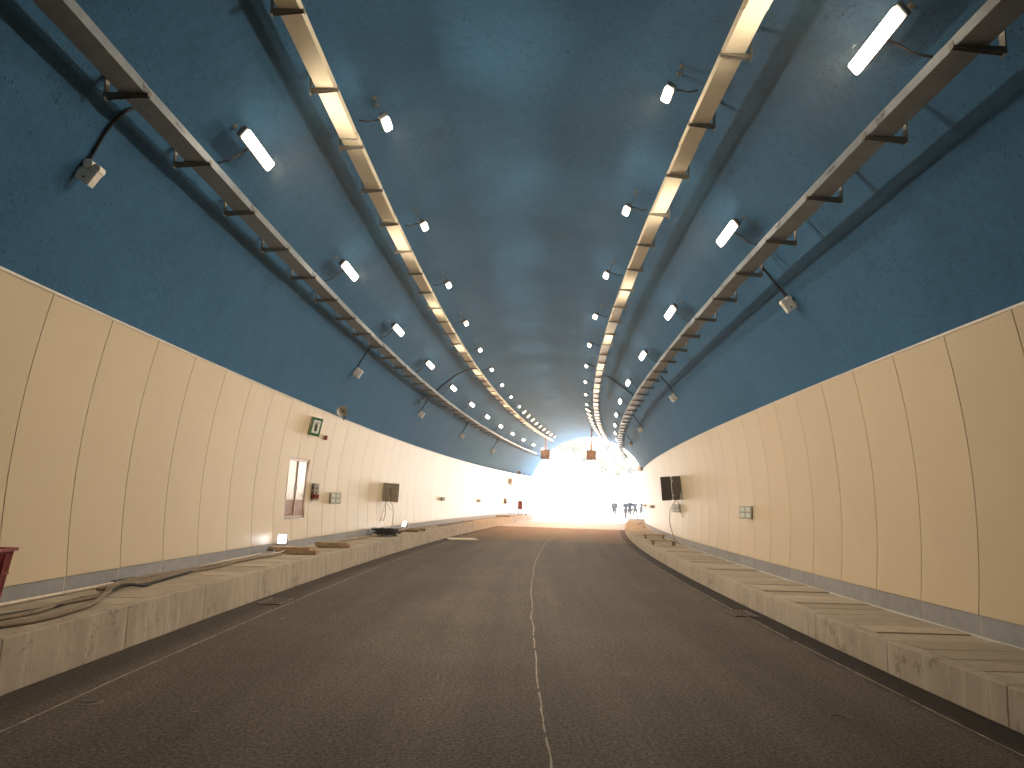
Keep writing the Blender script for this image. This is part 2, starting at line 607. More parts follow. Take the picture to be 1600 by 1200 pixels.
# ------------------------------------------------------------------ the setting
# vault: closed shell, inner face r = R_LIN
inner = [lin_uv(R(a)) for a in np.linspace(-22, 202, 97)]
outer = [lin_uv(R(a), R_LIN + 0.5) for a in np.linspace(202, -22, 49)]
structure('tunnel_ceiling', sweep('tunnel_ceiling', inner + outer, S_START, S_END, 0.5, True, True, True), M['lining'],
          'blue sprayed concrete tunnel vault arching over the road', 'tunnel')
me = bpy.data.meshes.new('added_end_cap')  # added cap that blocks sky light; the tunnel itself would run on
bm = bmesh.new()
bm.faces.new([bm.verts.new(W(S_START + 0.02, *lin_uv(R(a), R_LIN + 0.2))) for a in np.linspace(-22, 202, 60)])
bm.to_mesh(me)
bm.free()
structure('added_end_cap', me, M['lining'], 'added blue cap shutting daylight out of the tunnel behind the viewer', 'wall')

V0 = 0.0
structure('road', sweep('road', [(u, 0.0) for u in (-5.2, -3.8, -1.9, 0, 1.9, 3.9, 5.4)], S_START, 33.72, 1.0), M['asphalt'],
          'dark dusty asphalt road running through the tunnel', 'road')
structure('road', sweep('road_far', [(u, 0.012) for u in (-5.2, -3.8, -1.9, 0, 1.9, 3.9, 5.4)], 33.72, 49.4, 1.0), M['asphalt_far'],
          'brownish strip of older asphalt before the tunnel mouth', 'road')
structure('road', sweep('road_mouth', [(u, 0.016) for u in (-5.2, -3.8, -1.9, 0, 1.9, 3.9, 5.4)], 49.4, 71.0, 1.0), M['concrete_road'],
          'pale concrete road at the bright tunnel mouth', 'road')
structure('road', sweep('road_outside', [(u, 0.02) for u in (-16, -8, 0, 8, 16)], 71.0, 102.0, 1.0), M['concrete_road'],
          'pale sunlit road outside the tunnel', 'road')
# paving seam at 14 m
structure('road_seam', sweep('road_seam', [(u, 0.004) for u in np.linspace(-3.3, 3.7, 12)], 14.18, 14.215, 0.03), M['seam'],
          'faint dusty paving seam across the asphalt', 'road seam')

# chalked setting-out lines
def chalk(name, u0, width, s0, s1, wob, label, gaps):
    rnd = random.Random(name + label)
    bm = bmesh.new()
    s, prev, off = s0, None, 0.0
    while s < s1:
        step = 0.12 if s < 20 else 0.4
        off = off * 0.9 + rnd.uniform(-wob, wob)
        w = width * rnd.uniform(0.55, 1.25)
        z = 0.004 if s < 33.6 else 0.017
        cur = (bm.verts.new(W(s, u0 + off - w / 2, z)), bm.verts.new(W(s, u0 + off + w / 2, z)))
        if prev and rnd.random() > gaps:
            bm.faces.new((prev[0], prev[1], cur[1], cur[0]))
        prev = cur
        s += step
    for v in [v for v in bm.verts if not v.link_faces]:
        bm.verts.remove(v)
    structure(name, finish(bm, name), M['chalk'], label, 'road marking')


chalk('road_marking', -3.245, 0.019, 3.0, 47, 0.004, 'thin chalk line along the left edge of the road', 0.03)
chalk('road_marking', 0.381, 0.015, 3.0, 49, 0.007, 'wavering chalk line along the middle of the road', 0.02)
chalk('road_marking', 3.60, 0.018, 3.0, 49, 0.003, 'thin chalk line along the right edge of the road', 0.02)

# walkways: a fill, kerb blocks and slabs that can be told apart
def walkway(side, front, top, back, slab_len, gap, label):
    e = side
    fill = [(front + e * 0.14, 0.0), (front + e * 0.14, top - 0.055), (front + e * 1.45, top - 0.055)]
    root = structure('walkway', sweep('walkway', fill, S_START, 69.5, 1.0), M['screed'], label, 'walkway')
    kl = 1.0 - side * 0.0140 - 0.0035
    kb = box((-0.07, -kl, 0.0), (0.07, kl, top), 0.008, 'kerb_block')
    kb.materials.append(M['kerb'])
    k, s = 0, 1.35
    while s < 69:
        o = link('kerb_block', kb, None, root, frame(s, front + e * 0.07, 0.0))
        s += 2.0
    a, b = front + e * 0.155, back
    rnd = random.Random(side)
    variants = []
    for q in range(4):
        bm = bmesh.new()
        w = abs(b - a)
        sl = slab_len * (1 - side * 0.0163) / 2 - gap / 2
        vs = add_box(bm, (-w / 2, -sl, -0.05), (w / 2, sl, 0.0), 0.004)
        for v in bm.verts:
            v.co.x += rnd.uniform(-0.003, 0.003)
            v.co.y += rnd.uniform(-0.002, 0.002)
        mm = finish(bm, 'slab')
        mm.materials.append(M['slab'])
        variants.append(mm)
    s = 3.0
    while s < 69:
        f = frame(s, (a + b) / 2, top - 0.004 + rnd.uniform(-0.014, 0.004) * (0.5 if side < 0 else 1.0), rnd.uniform(-0.004, 0.004))
        link('slab', rnd.choice(variants), None, root, f)
        s += slab_len
    return root


walkway(-1, -3.81, 0.441, -4.95, 0.52, 0.006, 'raised concrete walkway with a stained kerb along the left wall')
walkway(1, 3.937, 0.32, 5.15, 0.52, 0.026, 'raised slab walkway with a smeared kerb along the right wall')

# wall cladding
def panel_mesh(side, w, v0, v1, hole=None):
    vs = list(np.linspace(v0, v1, 13))
    ys = [-w / 2, w / 2]
    if hole:
        ys += [y for y in hole[:2] if -w / 2 < y < w / 2]
        vs = [v for v in vs if abs(v - hole[2]) > 0.08 and abs(v - hole[3]) > 0.08] + [hole[2], hole[3]]
    ys.sort()
    vs.sort()
    bm = bmesh.new()
    g = {}
    for i, y in enumerate(ys):
        for j, v in enumerate(vs):
            g[i, j] = bm.verts.new((AX_U + side * half(v), y, v))
    for i in range(len(ys) - 1):
        for j in range(len(vs) - 1):
            if hole and hole[0] < (ys[i] + ys[i + 1]) / 2 < hole[1] and hole[2] < (vs[j] + vs[j + 1]) / 2 < hole[3]:
                continue
            q = (g[i, j], g[i + 1, j], g[i + 1, j + 1], g[i, j + 1])
            bm.faces.new(q if side > 0 else q[::-1])
    bmesh.ops.recalc_face_normals(bm, faces=bm.faces)
    edges = [e for e in bm.edges if len(e.link_faces) == 1]
    ext = bmesh.ops.extrude_edge_only(bm, edges=edges)
    for v in [x for x in ext['geom'] if isinstance(x, bmesh.types.BMVert)]:
        v.co.x += side * 0.022
    me = finish(bm, 'panel')
    me.materials.append(M['panel'])
    return me


def wall(side, s0, pitch, v0, v1, vs, label, hole=None):
    root = thing('panel_wall', Matrix.Identity(4), label, 'wall')
    k0, k1 = int((-3 - s0) // pitch), int((69.6 - s0) // pitch)
    pw = pitch * (1 - side * 0.0180)          # the walls follow the bend: wider outside, narrower inside
    full = panel_mesh(side, pw - 0.016, v0, v1)
    sk = box((0, -pw / 2 + 0.009, vs), (0.02 * -side, pw / 2 - 0.009, v0 - 0.004), 0, 'skirting_tile')
    sk.materials.append(M['skirting'])
    for k in range(k0, k1 + 1):
        a = s0 + k * pitch
        mid = a + pitch / 2
        me = full
        if hole:
            for h in hole:
                if a < h[1] and a + pitch > h[0]:
                    me = panel_mesh(side, pw - 0.016, v0, v1, (h[0] - mid, h[1] - mid, h[2], h[3]))
        link('panel', me, None, root, frame(mid))
        n, t, z = axes(mid)
        link('skirting_tile', sk, None, root, frame(mid, AX_U + side * (half(v0) + 0.035), 0.0))
    # backing rails seen in the joints, the trim along the top, and the mortar behind the skirting
    prof = [(AX_U + side * (half(v) + 0.009), v) for v in np.linspace(v0 + 0.01, v1 - 0.02, 12)]
    if hole:
        a, segs = S_START, []
        for h in hole:
            segs.append((a, h[0]))
            a = h[1]
        segs.append((a, 69.6))
        bm = bmesh.new()
        tmp = []
        for x, y in segs:
            me = sweep('backing', prof, x, y, 1.0)
            bm.from_mesh(me)
            bpy.data.meshes.remove(me)
        link('backing', finish(bm, 'backing'), M['rail'], root)
    else:
        link('backing', sweep('backing', prof, S_START, 69.6, 1.0), M['rail'], root)
    ht = half(v1)
    tp = [(AX_U + side * (ht - 0.006), v1 - 0.018), (AX_U + side * (ht - 0.006), v1 + 0.010), (AX_U + side * (ht + 0.30), v1 + 0.010)]
    link('top_trim', sweep('top_trim', tp, S_START, 69.7, 1.0), M['trim'], root)
    mp = [(AX_U + side * (half(v0) + 0.018), vs - 0.05), (AX_U + side * (half(v0) + 0.018), v0 - 0.002)]
    link('skirting_joint', sweep('skirting_joint', mp, S_START, 69.6, 1.0), M['skirt_joint'], root)
    return root


HOLE = (16.93, 18.34, 1.10, 2.42)
HOLE2 = (56.2, 57.6, 1.10, 2.42)
wall(-1, 7.921, 1.188, 0.626, 3.607, 0.441, 'cream panelled wall on the left side of the tunnel', [HOLE, HOLE2])
wall(1, 7.591, 1.270, 0.543, 3.635, 0.32, 'cream panelled wall on the right side of the tunnel')

# ------------------------------------------------------------------ outside
ZP = W(72, 0, 0).z
bm = bmesh.new()
bmesh.ops.create_grid(bm, x_segments=8, y_segments=8, size=400, matrix=Matrix.Translation((0, 0, -0.35)))
structure('ground', finish(bm, 'ground'), M['soil'], 'open ground around the tunnel', 'ground')


def crest(x):
    return float(np.interp(x, [-60, -20, 2, 5.3, 8.3, 14.3, 19.3, 30, 60], [24, 17, 9.8, 8.7, 7.2, 4.6, 3.1, 2.0, 1.4]))


def hill_z(x, y):
    """bank toe at y=98, crest at y=106, wooded slope behind"""
    c = crest(x)
    h = math.sin(x * 0.9 + y * 0.4) * 0.12 + math.sin(x * 0.37 - y * 0.7) * 0.15
    if y < 98:
        return ZP - 0.05
    if y < 106:
        t = (y - 98) / 8.0
        return ZP - 0.05 + (c - ZP) * t + h * t
    return c + (y - 106) * (0.05 + 0.10 * max(0, min(1, (14 - x) / 30))) + h


bm = bmesh.new()
xs = np.linspace(-70, 90, 81)
ys = list(np.linspace(98, 106, 9)) + list(np.linspace(106.5, 112, 6))
rows = [[bm.verts.new((x, y, hill_z(x, y))) for x in xs] for y in ys]
for i in range(len(ys) - 1):
    for j in range(len(xs) - 1):
        bm.faces.new((rows[i][j], rows[i][j + 1], rows[i + 1][j + 1], rows[i + 1][j]))
structure('hill', finish(bm, 'bank', True), M['earth'], 'pale bare earth bank facing the tunnel mouth', 'bank')
bm = bmesh.new()
ys = list(np.linspace(111.5, 190, 30))
rows = [[bm.verts.new((x, y, hill_z(x, y) - 0.03)) for x in xs] for y in ys]
for i in range(len(ys) - 1):
    for j in range(len(xs) - 1):
        bm.faces.new((rows[i][j], rows[i][j + 1], rows[i + 1][j + 1], rows[i + 1][j]))
structure('hill', finish(bm, 'slope', True), M['soil'], 'wooded slope above the bare bank', 'hillside')
bm = bmesh.new()
bmesh.ops.create_grid(bm, x_segments=20, y_segments=6, size=1, matrix=Matrix.Translation((10, 85, ZP - 0.04)) @ Matrix.Diagonal((90, 14.2, 1, 1)))
structure('ground', finish(bm, 'yard'), M['earth'], 'pale dirt yard beside the road outside the tunnel', 'ground')


def crown_mesh(seed, rx, rz, n):
    rnd = random.Random(seed)
    bm = bmesh.new()
    clumps = []
    for k in range(16):
        a, q = rnd.uniform(0, 2 * math.pi), rnd.uniform(0.2, 1)
        clumps.append((Vector((math.cos(a) * rx * q * 0.8, math.sin(a) * rx * q * 0.8, rnd.uniform(-0.8, 0.9) * rz)), rnd.uniform(0.35, 0.75)))
    for i in range(n):
        c, r = rnd.choice(clumps)
        d = Vector((rnd.gauss(0, 1), rnd.gauss(0, 1), rnd.gauss(0, 1))).normalized() * r * rnd.uniform(0.5, 1.05)
        p = c + d
        nrm = (d.normalized() + Vector((rnd.uniform(-1, 1), rnd.uniform(-1, 1), rnd.uniform(-0.5, 1)))).normalized()
        t = nrm.orthogonal().normalized()
        t.rotate(Matrix.Rotation(rnd.uniform(0, 6.28), 3, nrm))
        b = nrm.cross(t)
        L_, w_ = rnd.uniform(0.10, 0.22), rnd.uniform(0.05, 0.10)
        bm.faces.new([bm.verts.new(p + t * L_), bm.verts.new(p + b * w_), bm.verts.new(p - t * L_), bm.verts.new(p - b * w_)])
    me = bpy.data.meshes.new('crown')
    bm.to_mesh(me)
    bm.free()
    return me


def trunk_mesh(seed, h):
    rnd = random.Random(seed)
    bm = bmesh.new()
    pts = [Vector((rnd.uniform(-.1, .1) * k, rnd.uniform(-.1, .1) * k, h * k / 5)) for k in range(6)]
    add_tube(bm, smooth_path(pts, 3), 0.13, 7, 0.04)
    for k in range(6):
        p = pts[2].lerp(pts[4], k / 5)
        a = k * 2.2 + rnd.random()
        e = p + Vector((math.cos(a) * 1.0, math.sin(a) * 1.0, rnd.uniform(0.6, 1.3)))
        add_tube(bm, [p, p.lerp(e, 0.5) + Vector((0, 0, -0.1)), e], 0.05, 5, 0.015)
    return finish(bm, 'trunk', True)


crowns = [crown_mesh(i, 1.5 + 0.25 * i, 1.6 + 0.2 * i, 1500) for i in range(3)]
for i, c in enumerate(crowns):
    c.materials.append(M['leaf_dry'] if i == 1 else M['leaf'])
trunks = [trunk_mesh(i + 9, 3.4) for i in range(3)]
for t in trunks:
    t.materials.append(M['bark'])
tree_spots = [(7.4, 108.5), (9.6, 109.5), (11.6, 108.2), (13.4, 110.5), (15.4, 108.6), (17.2, 109.8), (19.4, 108.4), (8.6, 114), (11.0, 115.5),
              (13.8, 116), (16.4, 114.5), (18.6, 117), (21.2, 110.5), (5.6, 112.5)]
tree_words = ['at the left edge of the bank crest', 'second along the bank crest from the left', 'below the gap between the two hanging signals', 'just left of the right hanging signal',
              'just under the right hanging signal', 'right of the right hanging signal', 'beside the pale trunk on the bank crest', 'in the back row on the far left',
              'in the back row behind the left signal', 'in the back row between the signals', 'in the back row above the right signal', 'in the back row farthest away',
              'lowest on the bank at the far right', 'half hidden by the vault on the left']
for i, (x, y) in enumerate(tree_spots):
    k = 0.75 + 0.5 * random.random()
    mt = Matrix.Translation((x, y, hill_z(x, y) - 0.1)) @ Matrix.Rotation(random.uniform(0, 6), 4, 'Z') @ Matrix.Diagonal((k, k, k, 1))
    t = thing('broadleaf_tree', mt, ('sun-bleached dry tree ' if i % 3 == 1 else 'sun-bleached leafy tree ') + tree_words[i], 'tree', 'trees on the bank outside the tunnel')
    link('trunk', trunks[i % 3], None, t)
    link('crown', crowns[i % 3], None, t, Matrix.Translation((0, 0, 3.6)))
# bare pale trunk
t = thing('bare_tree', Matrix.Translation((16.2, 107.2, hill_z(16.2, 107.2) - 0.2)), 'pale bare tree trunk standing tall on the bank', 'tree')
bm = bmesh.new()
add_tube(bm, smooth_path([(0, 0, 0), (0.05, 0, 2.5), (-0.05, 0, 5), (0.1, 0, 7)], 4), 0.22, 8, 0.07)
link('trunk', finish(bm, 'trunk', True), mat('pale_bark', (0.5, 0.47, 0.42), 0.8, var=0.2, scale=5), t)
bm = bmesh.new()
for a in range(5):
    add_tube(bm, [(0, 0, 4 + a * 0.5), (math.cos(a * 2.4) * 0.7, math.sin(a * 2.4) * 0.7, 5 + a * 0.5)], 0.05, 5, 0.015)
link('limb', finish(bm, 'limb'), M['bark'], t)

# posts along the yard
post_spec = [(842, 6.4, 84, 'tall thin pole standing in the yard outside the tunnel mouth'), (864, 1.6, 86, 'short post in the yard, first to the right of the tall pole'),
             (889, 3.0, 86, 'medium steel post in the yard, left of the middle of the opening'), (911, 1.7, 86, 'short post in the yard below the right hanging signal'),
             (934, 1.6, 86, 'short post in the yard, left of the lone walker'), (951, 1.7, 86, 'short post in the yard beside the lone walker')]
for px, h, y, lab in post_spec:
    x = y * math.tan((px - 800) / 1235.84 + YAW)
    bm = bmesh.new()
    add_cyl(bm, (0, 0, 0), (0, 0, h), 0.045, 0.035, 8)
    add_cyl(bm, (0, 0, 0), (0, 0, 0.06), 0.12, 0.12, 8)
    if h > 2.5:
        add_cyl(bm, (0, 0, h - 0.25), (0.35, 0, h - 0.1), 0.02, 0.02, 6)
    tag(link('steel_post', finish(bm, 'steel_post'), M['bark'], None, Matrix.Translation((x, y, ZP - 0.04))), lab, 'post', 'posts in the yard')

# ------------------------------------------------------------------ the air: dust and daylight haze
HAZE_DENSITY = 0.0023
hz_m = bpy.data.materials.new('dusty_air')
hz_m.use_nodes = True
_n = hz_m.node_tree.nodes
_n.remove(_n['Principled BSDF'])
_v = _n.new('ShaderNodeVolumePrincipled')
_v.inputs['Color'].default_value = (0.95, 0.97, 1.0, 1)
_v.inputs['Density'].default_value = HAZE_DENSITY
_v.inputs['Anisotropy'].default_value = 0.7
hz_m.node_tree.links.new(_v.outputs[0], _n['Material Output'].inputs['Volume'])
tag(link('haze', box((-420, -420, -1.4), (420, 420, 42), 0, 'haze'), hz_m), 'thin pale dusty haze filling the tunnel and the bright mouth', 'haze', kind='stuff')

# ------------------------------------------------------------------ cable trays
def channel(w, h, length, t=0.004, lip=0.012):
    bm = bmesh.new()
    add_box(bm, (-w / 2, -length / 2, 0), (w / 2, length / 2, t))
    for s in (-1, 1):
        a = s * w / 2
        add_box(bm, (a, -length / 2, 0), (a + s * t, length / 2, h))
        add_box(bm, (a - s * lip, -length / 2, h - t), (a, length / 2, h))
    # coupler plates at one end
    for s in (-1, 1):
        a = s * (w / 2 + t)
        add_box(bm, (a, length / 2 - 0.09, 0.02), (a + s * 0.005, length / 2 + 0.09, h - 0.015))
        for yy in (-0.06, -0.03, 0.03, 0.06):
            add_box(bm, (a + s * 0.004, length / 2 + yy - 0.008, h / 2 - 0.008), (a + s * 0.014, length / 2 + yy + 0.008, h / 2 + 0.008))
    return finish(bm, 'tray_section')


def bracket_mesh(w, side, reach, rise):
    """bar under the tray, tapered to its tip, and the upright plate on the vault side"""
    bm = bmesh.new()
    x0, x1 = -side * (w / 2 + 0.03), side * (w / 2 + reach)
    for dy in (-0.024, 0.020):
        q = [(x0, -0.022), (x1, -0.060), (x1, -0.002), (x0, -0.002)]
        lo = [bm.verts.new((x, dy, z)) for x, z in q]
        hi = [bm.verts.new((x, dy + 0.004, z)) for x, z in q]
        bm.faces.new(lo)
        bm.faces.new(hi[::-1])
        for i in range(4):
            bm.faces.new((lo[i], lo[(i + 1) % 4], hi[(i + 1) % 4], hi[i]))
    add_box(bm, (min(x0, x1), -0.0195, -0.008), (max(x0, x1), 0.0195, -0.003))
    add_box(bm, (x1, -0.035, -0.07), (x1 + side * 0.012, 0.04, rise))
    add_box(bm, (x0 - side * 0.006, -0.03, -0.03), (x0 - side * 0.012, 0.03, 0.03))
    return finish(bm, 'bracket')


TRAYS = [  # side, u centre, v, width, height, first bracket, bracket pitch, end, material, reach, label
    (-1, -3.575, 5.29, 0.235, 0.10, 6.945, 1.506, 66.5, 'tray_grey', 0.13, 'grey galvanised cable tray on the left haunch, lower of the left pair'),
    (-1, -2.25, 6.36, 0.215, 0.10, 7.2, 1.506, 64.7, 'tray_cream', 0.06, 'cream-bottomed cable tray high on the left, nearer the crown'),
    (1, 2.31, 6.355, 0.215, 0.10, 7.767, 1.572, 66.0, 'tray_cream', 0.06, 'cream-bottomed cable tray high on the right, nearer the crown'),
    (1, 3.59, 5.24, 0.235, 0.10, 7.3, 1.572, 67.5, 'tray_grey', 0.13, 'grey galvanised cable tray on the right haunch, lower of the right pair'),
]
for side, uc, vc, w, h, b0, bp, s_end, mk, reach, lab in TRAYS:
    root = thing('cable_tray', Matrix.Identity(4), lab, 'cable tray', 'cable trays under the vault')
    sec = channel(w, h, 2.99)
    sec.materials.append(M[mk])
    s = -3.5
    rnd = random.Random(lab)
    while s + 1.5 < s_end:
        f = frame(s, uc + rnd.uniform(-0.006, 0.006), vc + rnd.uniform(-0.004, 0.004))
        link('tray_section', sec, None, root, f)
        s += 3.0
    rise = math.sqrt(R_LIN ** 2 - (uc + side * (w / 2 + reach) - AX_U) ** 2) + AX_V - vc + 0.02
    br = bracket_mesh(w, side, reach, min(rise, 0.36))
    br.materials.append(M['bracket'])
    s = b0 - 5 * bp
    while s < s_end:
        link('bracket', br, None, root, frame(s, uc, vc))
        s += bp
    # cables lying in the tray
    bm = bmesh.new()
    for q in range(3):
        pts = [W(x, uc + (q - 1) * 0.05 + rnd.uniform(-0.012, 0.012), vc + 0.022) for x in np.arange(-4, s_end - 1, 2.0)]
        add_tube(bm, pts, 0.016, 6)
    link('cable', finish(bm, 'cable', True), M['black'], root)
    if mk == 'tray_grey':
        # illegible black stencilling on the flange
        for ss in ((8.1, 16.2, 27.3) if side > 0 else (7.6, 11.4, 19.0)):
            bm = bmesh.new()
            for q in range(9):
                a = q * 0.026
                hh = rnd.uniform(0.012, 0.026)
                add_box(bm, (0, a, 0.035), (0.002, a + rnd.uniform(0.008, 0.018), 0.035 + hh))
                if q % 2:
                    add_box(bm, (0, a + 0.002, 0.044 + hh), (0.002, a + 0.015, 0.049 + hh))
            link('lettering', finish(bm, 'lettering'), M['ink'], root, frame(ss, uc - side * (w / 2 + 0.0048 + (0.002 if side > 0 else 0.0)), vc))

# ------------------------------------------------------------------ lamps
def lamp_parts(length, width, drop, glowmat, cable, aim):
    """meshes in the vault frame: x out of the vault, y along, z to the crown"""
    P = []
    bm = bmesh.new()
    add_box(bm, (drop - 0.055, -length / 2 - 0.015, -width / 2 - 0.006), (drop, length / 2 + 0.015, width / 2 + 0.006), 0.01)
    for k in range(int(length / 0.05)):
        y = -length / 2 + 0.025 + k * 0.05
        add_box(bm, (drop - 0.085, y, -width / 2 + 0.01), (drop - 0.054, y + 0.008, width / 2 - 0.01))
    P.append(('housing', finish(bm, 'housing'), M['housing']))
    bm = bmesh.new()
    add_box(bm, (drop + 0.001, -length / 2, -width / 2), (drop + 0.055, length / 2, width / 2), 0.016)
    P.append(('diffuser', finish(bm, 'diffuser'), glowmat))
    bm = bmesh.new()
    for y in (-length * 0.3, length * 0.3):
        add_box(bm, (0.0, y - 0.02, -0.035), (drop - 0.055, y + 0.02, -0.029))
        add_box(bm, (0.0, y - 0.04, -0.06), (0.006, y + 0.04, 0.0))
    add_box(bm, (drop - 0.075, -length * 0.3 - 0.02, -0.03), (drop - 0.07, length * 0.3 + 0.02, 0.0))
    P.append(('bracket', finish(bm, 'bracket'), M['bracket']))
    bm = bmesh.new()
    a = width / 2
    pts = [(drop - 0.07, 0, -a * 0.5), (drop - 0.075, -0.03, -a - 0.10), (drop - 0.04, -0.10, -a - cable * 0.6), (drop - 0.07, -0.16, -a - cable)]
    add_tube(bm, smooth_path(pts, 6), 0.013, 6)
    P.append(('cable', finish(bm, 'cable', True), M['black']))
    turn = Matrix.Translation((drop - 0.03, 0, 0)) @ Matrix.Rotation(-aim, 4, 'Y') @ Matrix.Translation((0.03 - drop, 0, 0))
    for n, me, m in P:
        me.materials.append(m)
        if n in ('housing', 'diffuser'):
            me.transform(turn)                    # the lamp head is tipped towards the other side of the tunnel
    return P


def flip(parts, sgn):
    """the cable leans the other way on the right-hand side"""
    if sgn > 0:
        return parts
    out = []
    for n, me, m in parts:
        c = me.copy()
        if n == 'cable':
            for v in c.vertices:
                v.co.y = -v.co.y
        out.append((n, c, m))
    return out


def lamp(parts, s, deg, label, group, beam, tilt=0.0):
    f = lining_frame(s, deg)
    if tilt:
        f = f @ Matrix.Rotation(tilt, 4, 'X')
    t = thing('tunnel_lamp', f, label, 'lamp', group)
    for n, me, m in parts:
        link(n, me, None, t)
    ld, drop, aim = beam
    outp = Vector((math.cos(aim), 0, math.sin(aim)))
    zc, xc = -outp, Vector((0, 1, 0))
    pos = Vector((drop - 0.03, 0, 0)) + outp * 0.09
    lo = bpy.data.objects.new('beam', ld)
    COL.objects.link(lo)
    lo.parent = t
    lo.matrix_basis = mat4(xc, zc.cross(xc), zc, pos)
    return t


def beam_light(name, power, col, length, width, spread):
    ld = bpy.data.lights.new(name, 'AREA')
    ld.shape = 'RECTANGLE'
    ld.size, ld.size_y = length, width
    ld.energy = power * LAMP
    ld.color = col
    ld.spread = spread
    return ld


beam_big = (beam_light('big_beam', 15.0, (1.0, 0.87, 0.68), 1.0, 0.15, R(135)), 0.25, R(32))
beam_small = (beam_light('small_beam', 5.0, (1.0, 0.84, 0.63), 0.34, 0.11, R(135)), 0.34, R(35))
beam_warm = (beam_light('warm_beam', 11.0, (1.0, 0.56, 0.27), 0.40, 0.14, R(150)), 0.34, R(6))


big = lamp_parts(0.92, 0.135, 0.25, M['lamp_near'], 0.40, R(12))
small = lamp_parts(0.29, 0.11, 0.34, M['lamp_small'], 0.26, R(12))
dense = lamp_parts(0.42, 0.16, 0.34, M['lamp_warm'], 0.26, R(12))
for side, s0, pitch, deg, cnt in ((-1, 9.147, 5.071, 130.2, 12), (1, 6.695, 5.296, 51.4, 12)):
    nm = 'left' if side < 0 else 'right'
    P = flip(big, -side)
    for k in range(cnt):
        s = s0 + k * pitch
        if s > 68.5:
            break
        lamp(P, s, deg, '%s bright oblong lamp from the near end beside the grey %s cable tray' % (ORD[k], nm) if k else
             'nearest and largest oblong lamp beside the grey %s cable tray' % nm, 'oblong lamps beside the grey %s tray' % nm, beam_big)
for side, s0, pitch, deg in ((-1, 9.859, 3.932, 111.9), (1, 9.035, 3.93, 69.9)):
    nm = 'left' if side < 0 else 'right'
    P = flip(small, -side)
    for k in range(9):
        lamp(P, s0 + k * pitch, deg, ('%s small round-looking lamp from the near end beside the cream %s cable tray' % (ORD[k], nm)) if k else
             'nearest small lamp on a curved cable beside the cream %s tray' % nm, 'small lamps beside the cream %s tray' % nm, beam_small)
    P = flip(dense, -side)
    k = 0
    s = s0 + 8 * pitch + 2.5
    while s < 62:
        lamp(P, s, deg, '%s warm lamp in the tight row at the tunnel mouth beside the cream %s tray' % ('first' if k == 0 else ORD[k], nm),
             'warm lamps close together at the tunnel mouth on the %s' % nm, beam_warm, 0.25 * side)
        k += 1
        s += 2.2

# ------------------------------------------------------------------ boxes on the vault with their cables
def junction(s, deg, cab, label):
    """cab: (s, deg) points of the cable from the tray down to the box"""
    f = lining_frame(s, deg)
    t = thing('junction_box', f, label, 'junction box', 'white boxes hanging on cables from the grey trays')
    sg = 1 if math.cos(R(deg)) < 0 else -1
    bm = bmesh.new()
    add_box(bm, (0.03, -0.05, -0.10), (0.21, 0.05, 0.06), 0.006)
    add_box(bm, (0.0, -0.03, -0.06), (0.031, 0.03, 0.02))
    link('casing', finish(bm, 'casing'), M['white_box'], t)
    for x in (0.065, 0.165):
        bm = bmesh.new()
        add_cyl(bm, (x, -0.055, 0.085), (x, 0.055, 0.085), 0.048, 0.048, 14)
        link('cover', finish(bm, 'cover'), M['white_box'], t)
    bm = bmesh.new()
    add_cyl(bm, (0.12, -0.0505 * sg, -0.05), (0.12, -0.054 * sg, -0.05), 0.013, 0.013, 10)
    link('gland', finish(bm, 'gland'), M['ink'], t)
    inv = f.inverted()
    pts = [inv @ W(a, *lin_uv(R(b), R_LIN - 0.022)) for a, b in cab] + [Vector((0.02, 0.0, 0.02)), Vector((0.05, 0.0, -0.02))]
    link('cable', tube(pts, 0.017, 7, 'cable'), M['black'], t)


junction(7.56, 146.85, [(7.52, 138.0), (7.44, 139.4), (7.46, 142.0), (7.55, 145.4)], 'nearest white box on the left vault, with two rounded covers on a black cable')
junction(19.84, 146.85, [(19.5, 138.3), (19.62, 141.0), (19.8, 145.5)], 'second white box from the near end along the left vault')
junction(29.15, 147.31, [(28.85, 138.8), (29.0, 142.5), (29.15, 146)], 'white box under the loose black cable loops on the left vault')
junction(38.9, 147.31, [(38.5, 138.8), (38.6, 141.5), (38.9, 146)], 'fourth white box from the near end along the left vault')
junction(49.4, 148.24, [(49.0, 138.8), (49.2, 142), (49.4, 147)], 'fifth white box from the near end, on the greyish part of the left vault')
junction(12.56, 35.01, [(12.6, 44.0), (12.66, 41.0), (12.66, 36.3)], 'nearest white box on the right vault, hanging below a slanting black cable')
junction(24.35, 35.01, [(24.2, 43.8), (24.25, 40), (24.35, 36.2)], 'second white box from the near end along the right vault')
junction(36.5, 36.4, [(35.75, 43.8), (36.1, 40), (36.5, 37.5)], 'third white box from the near end along the right vault')
junction(47.75, 38.26, [(47.1, 43.8), (47.5, 41), (47.75, 39.2)], 'farthest white box on the right vault, near the corner of daylight')

# cables crossing between trays
def vault_cable(pts, r, label, lift=0.025, extra=None):
    P = [W(a, *lin_uv(R(b), R_LIN - lift)) for a, b in pts]
    bm = bmesh.new()
    add_tube(bm, smooth_path(P, 6), r, 7)
    tag(link('hanging_cable', finish(bm, 'hanging_cable', True), M['black']), label, 'cable')


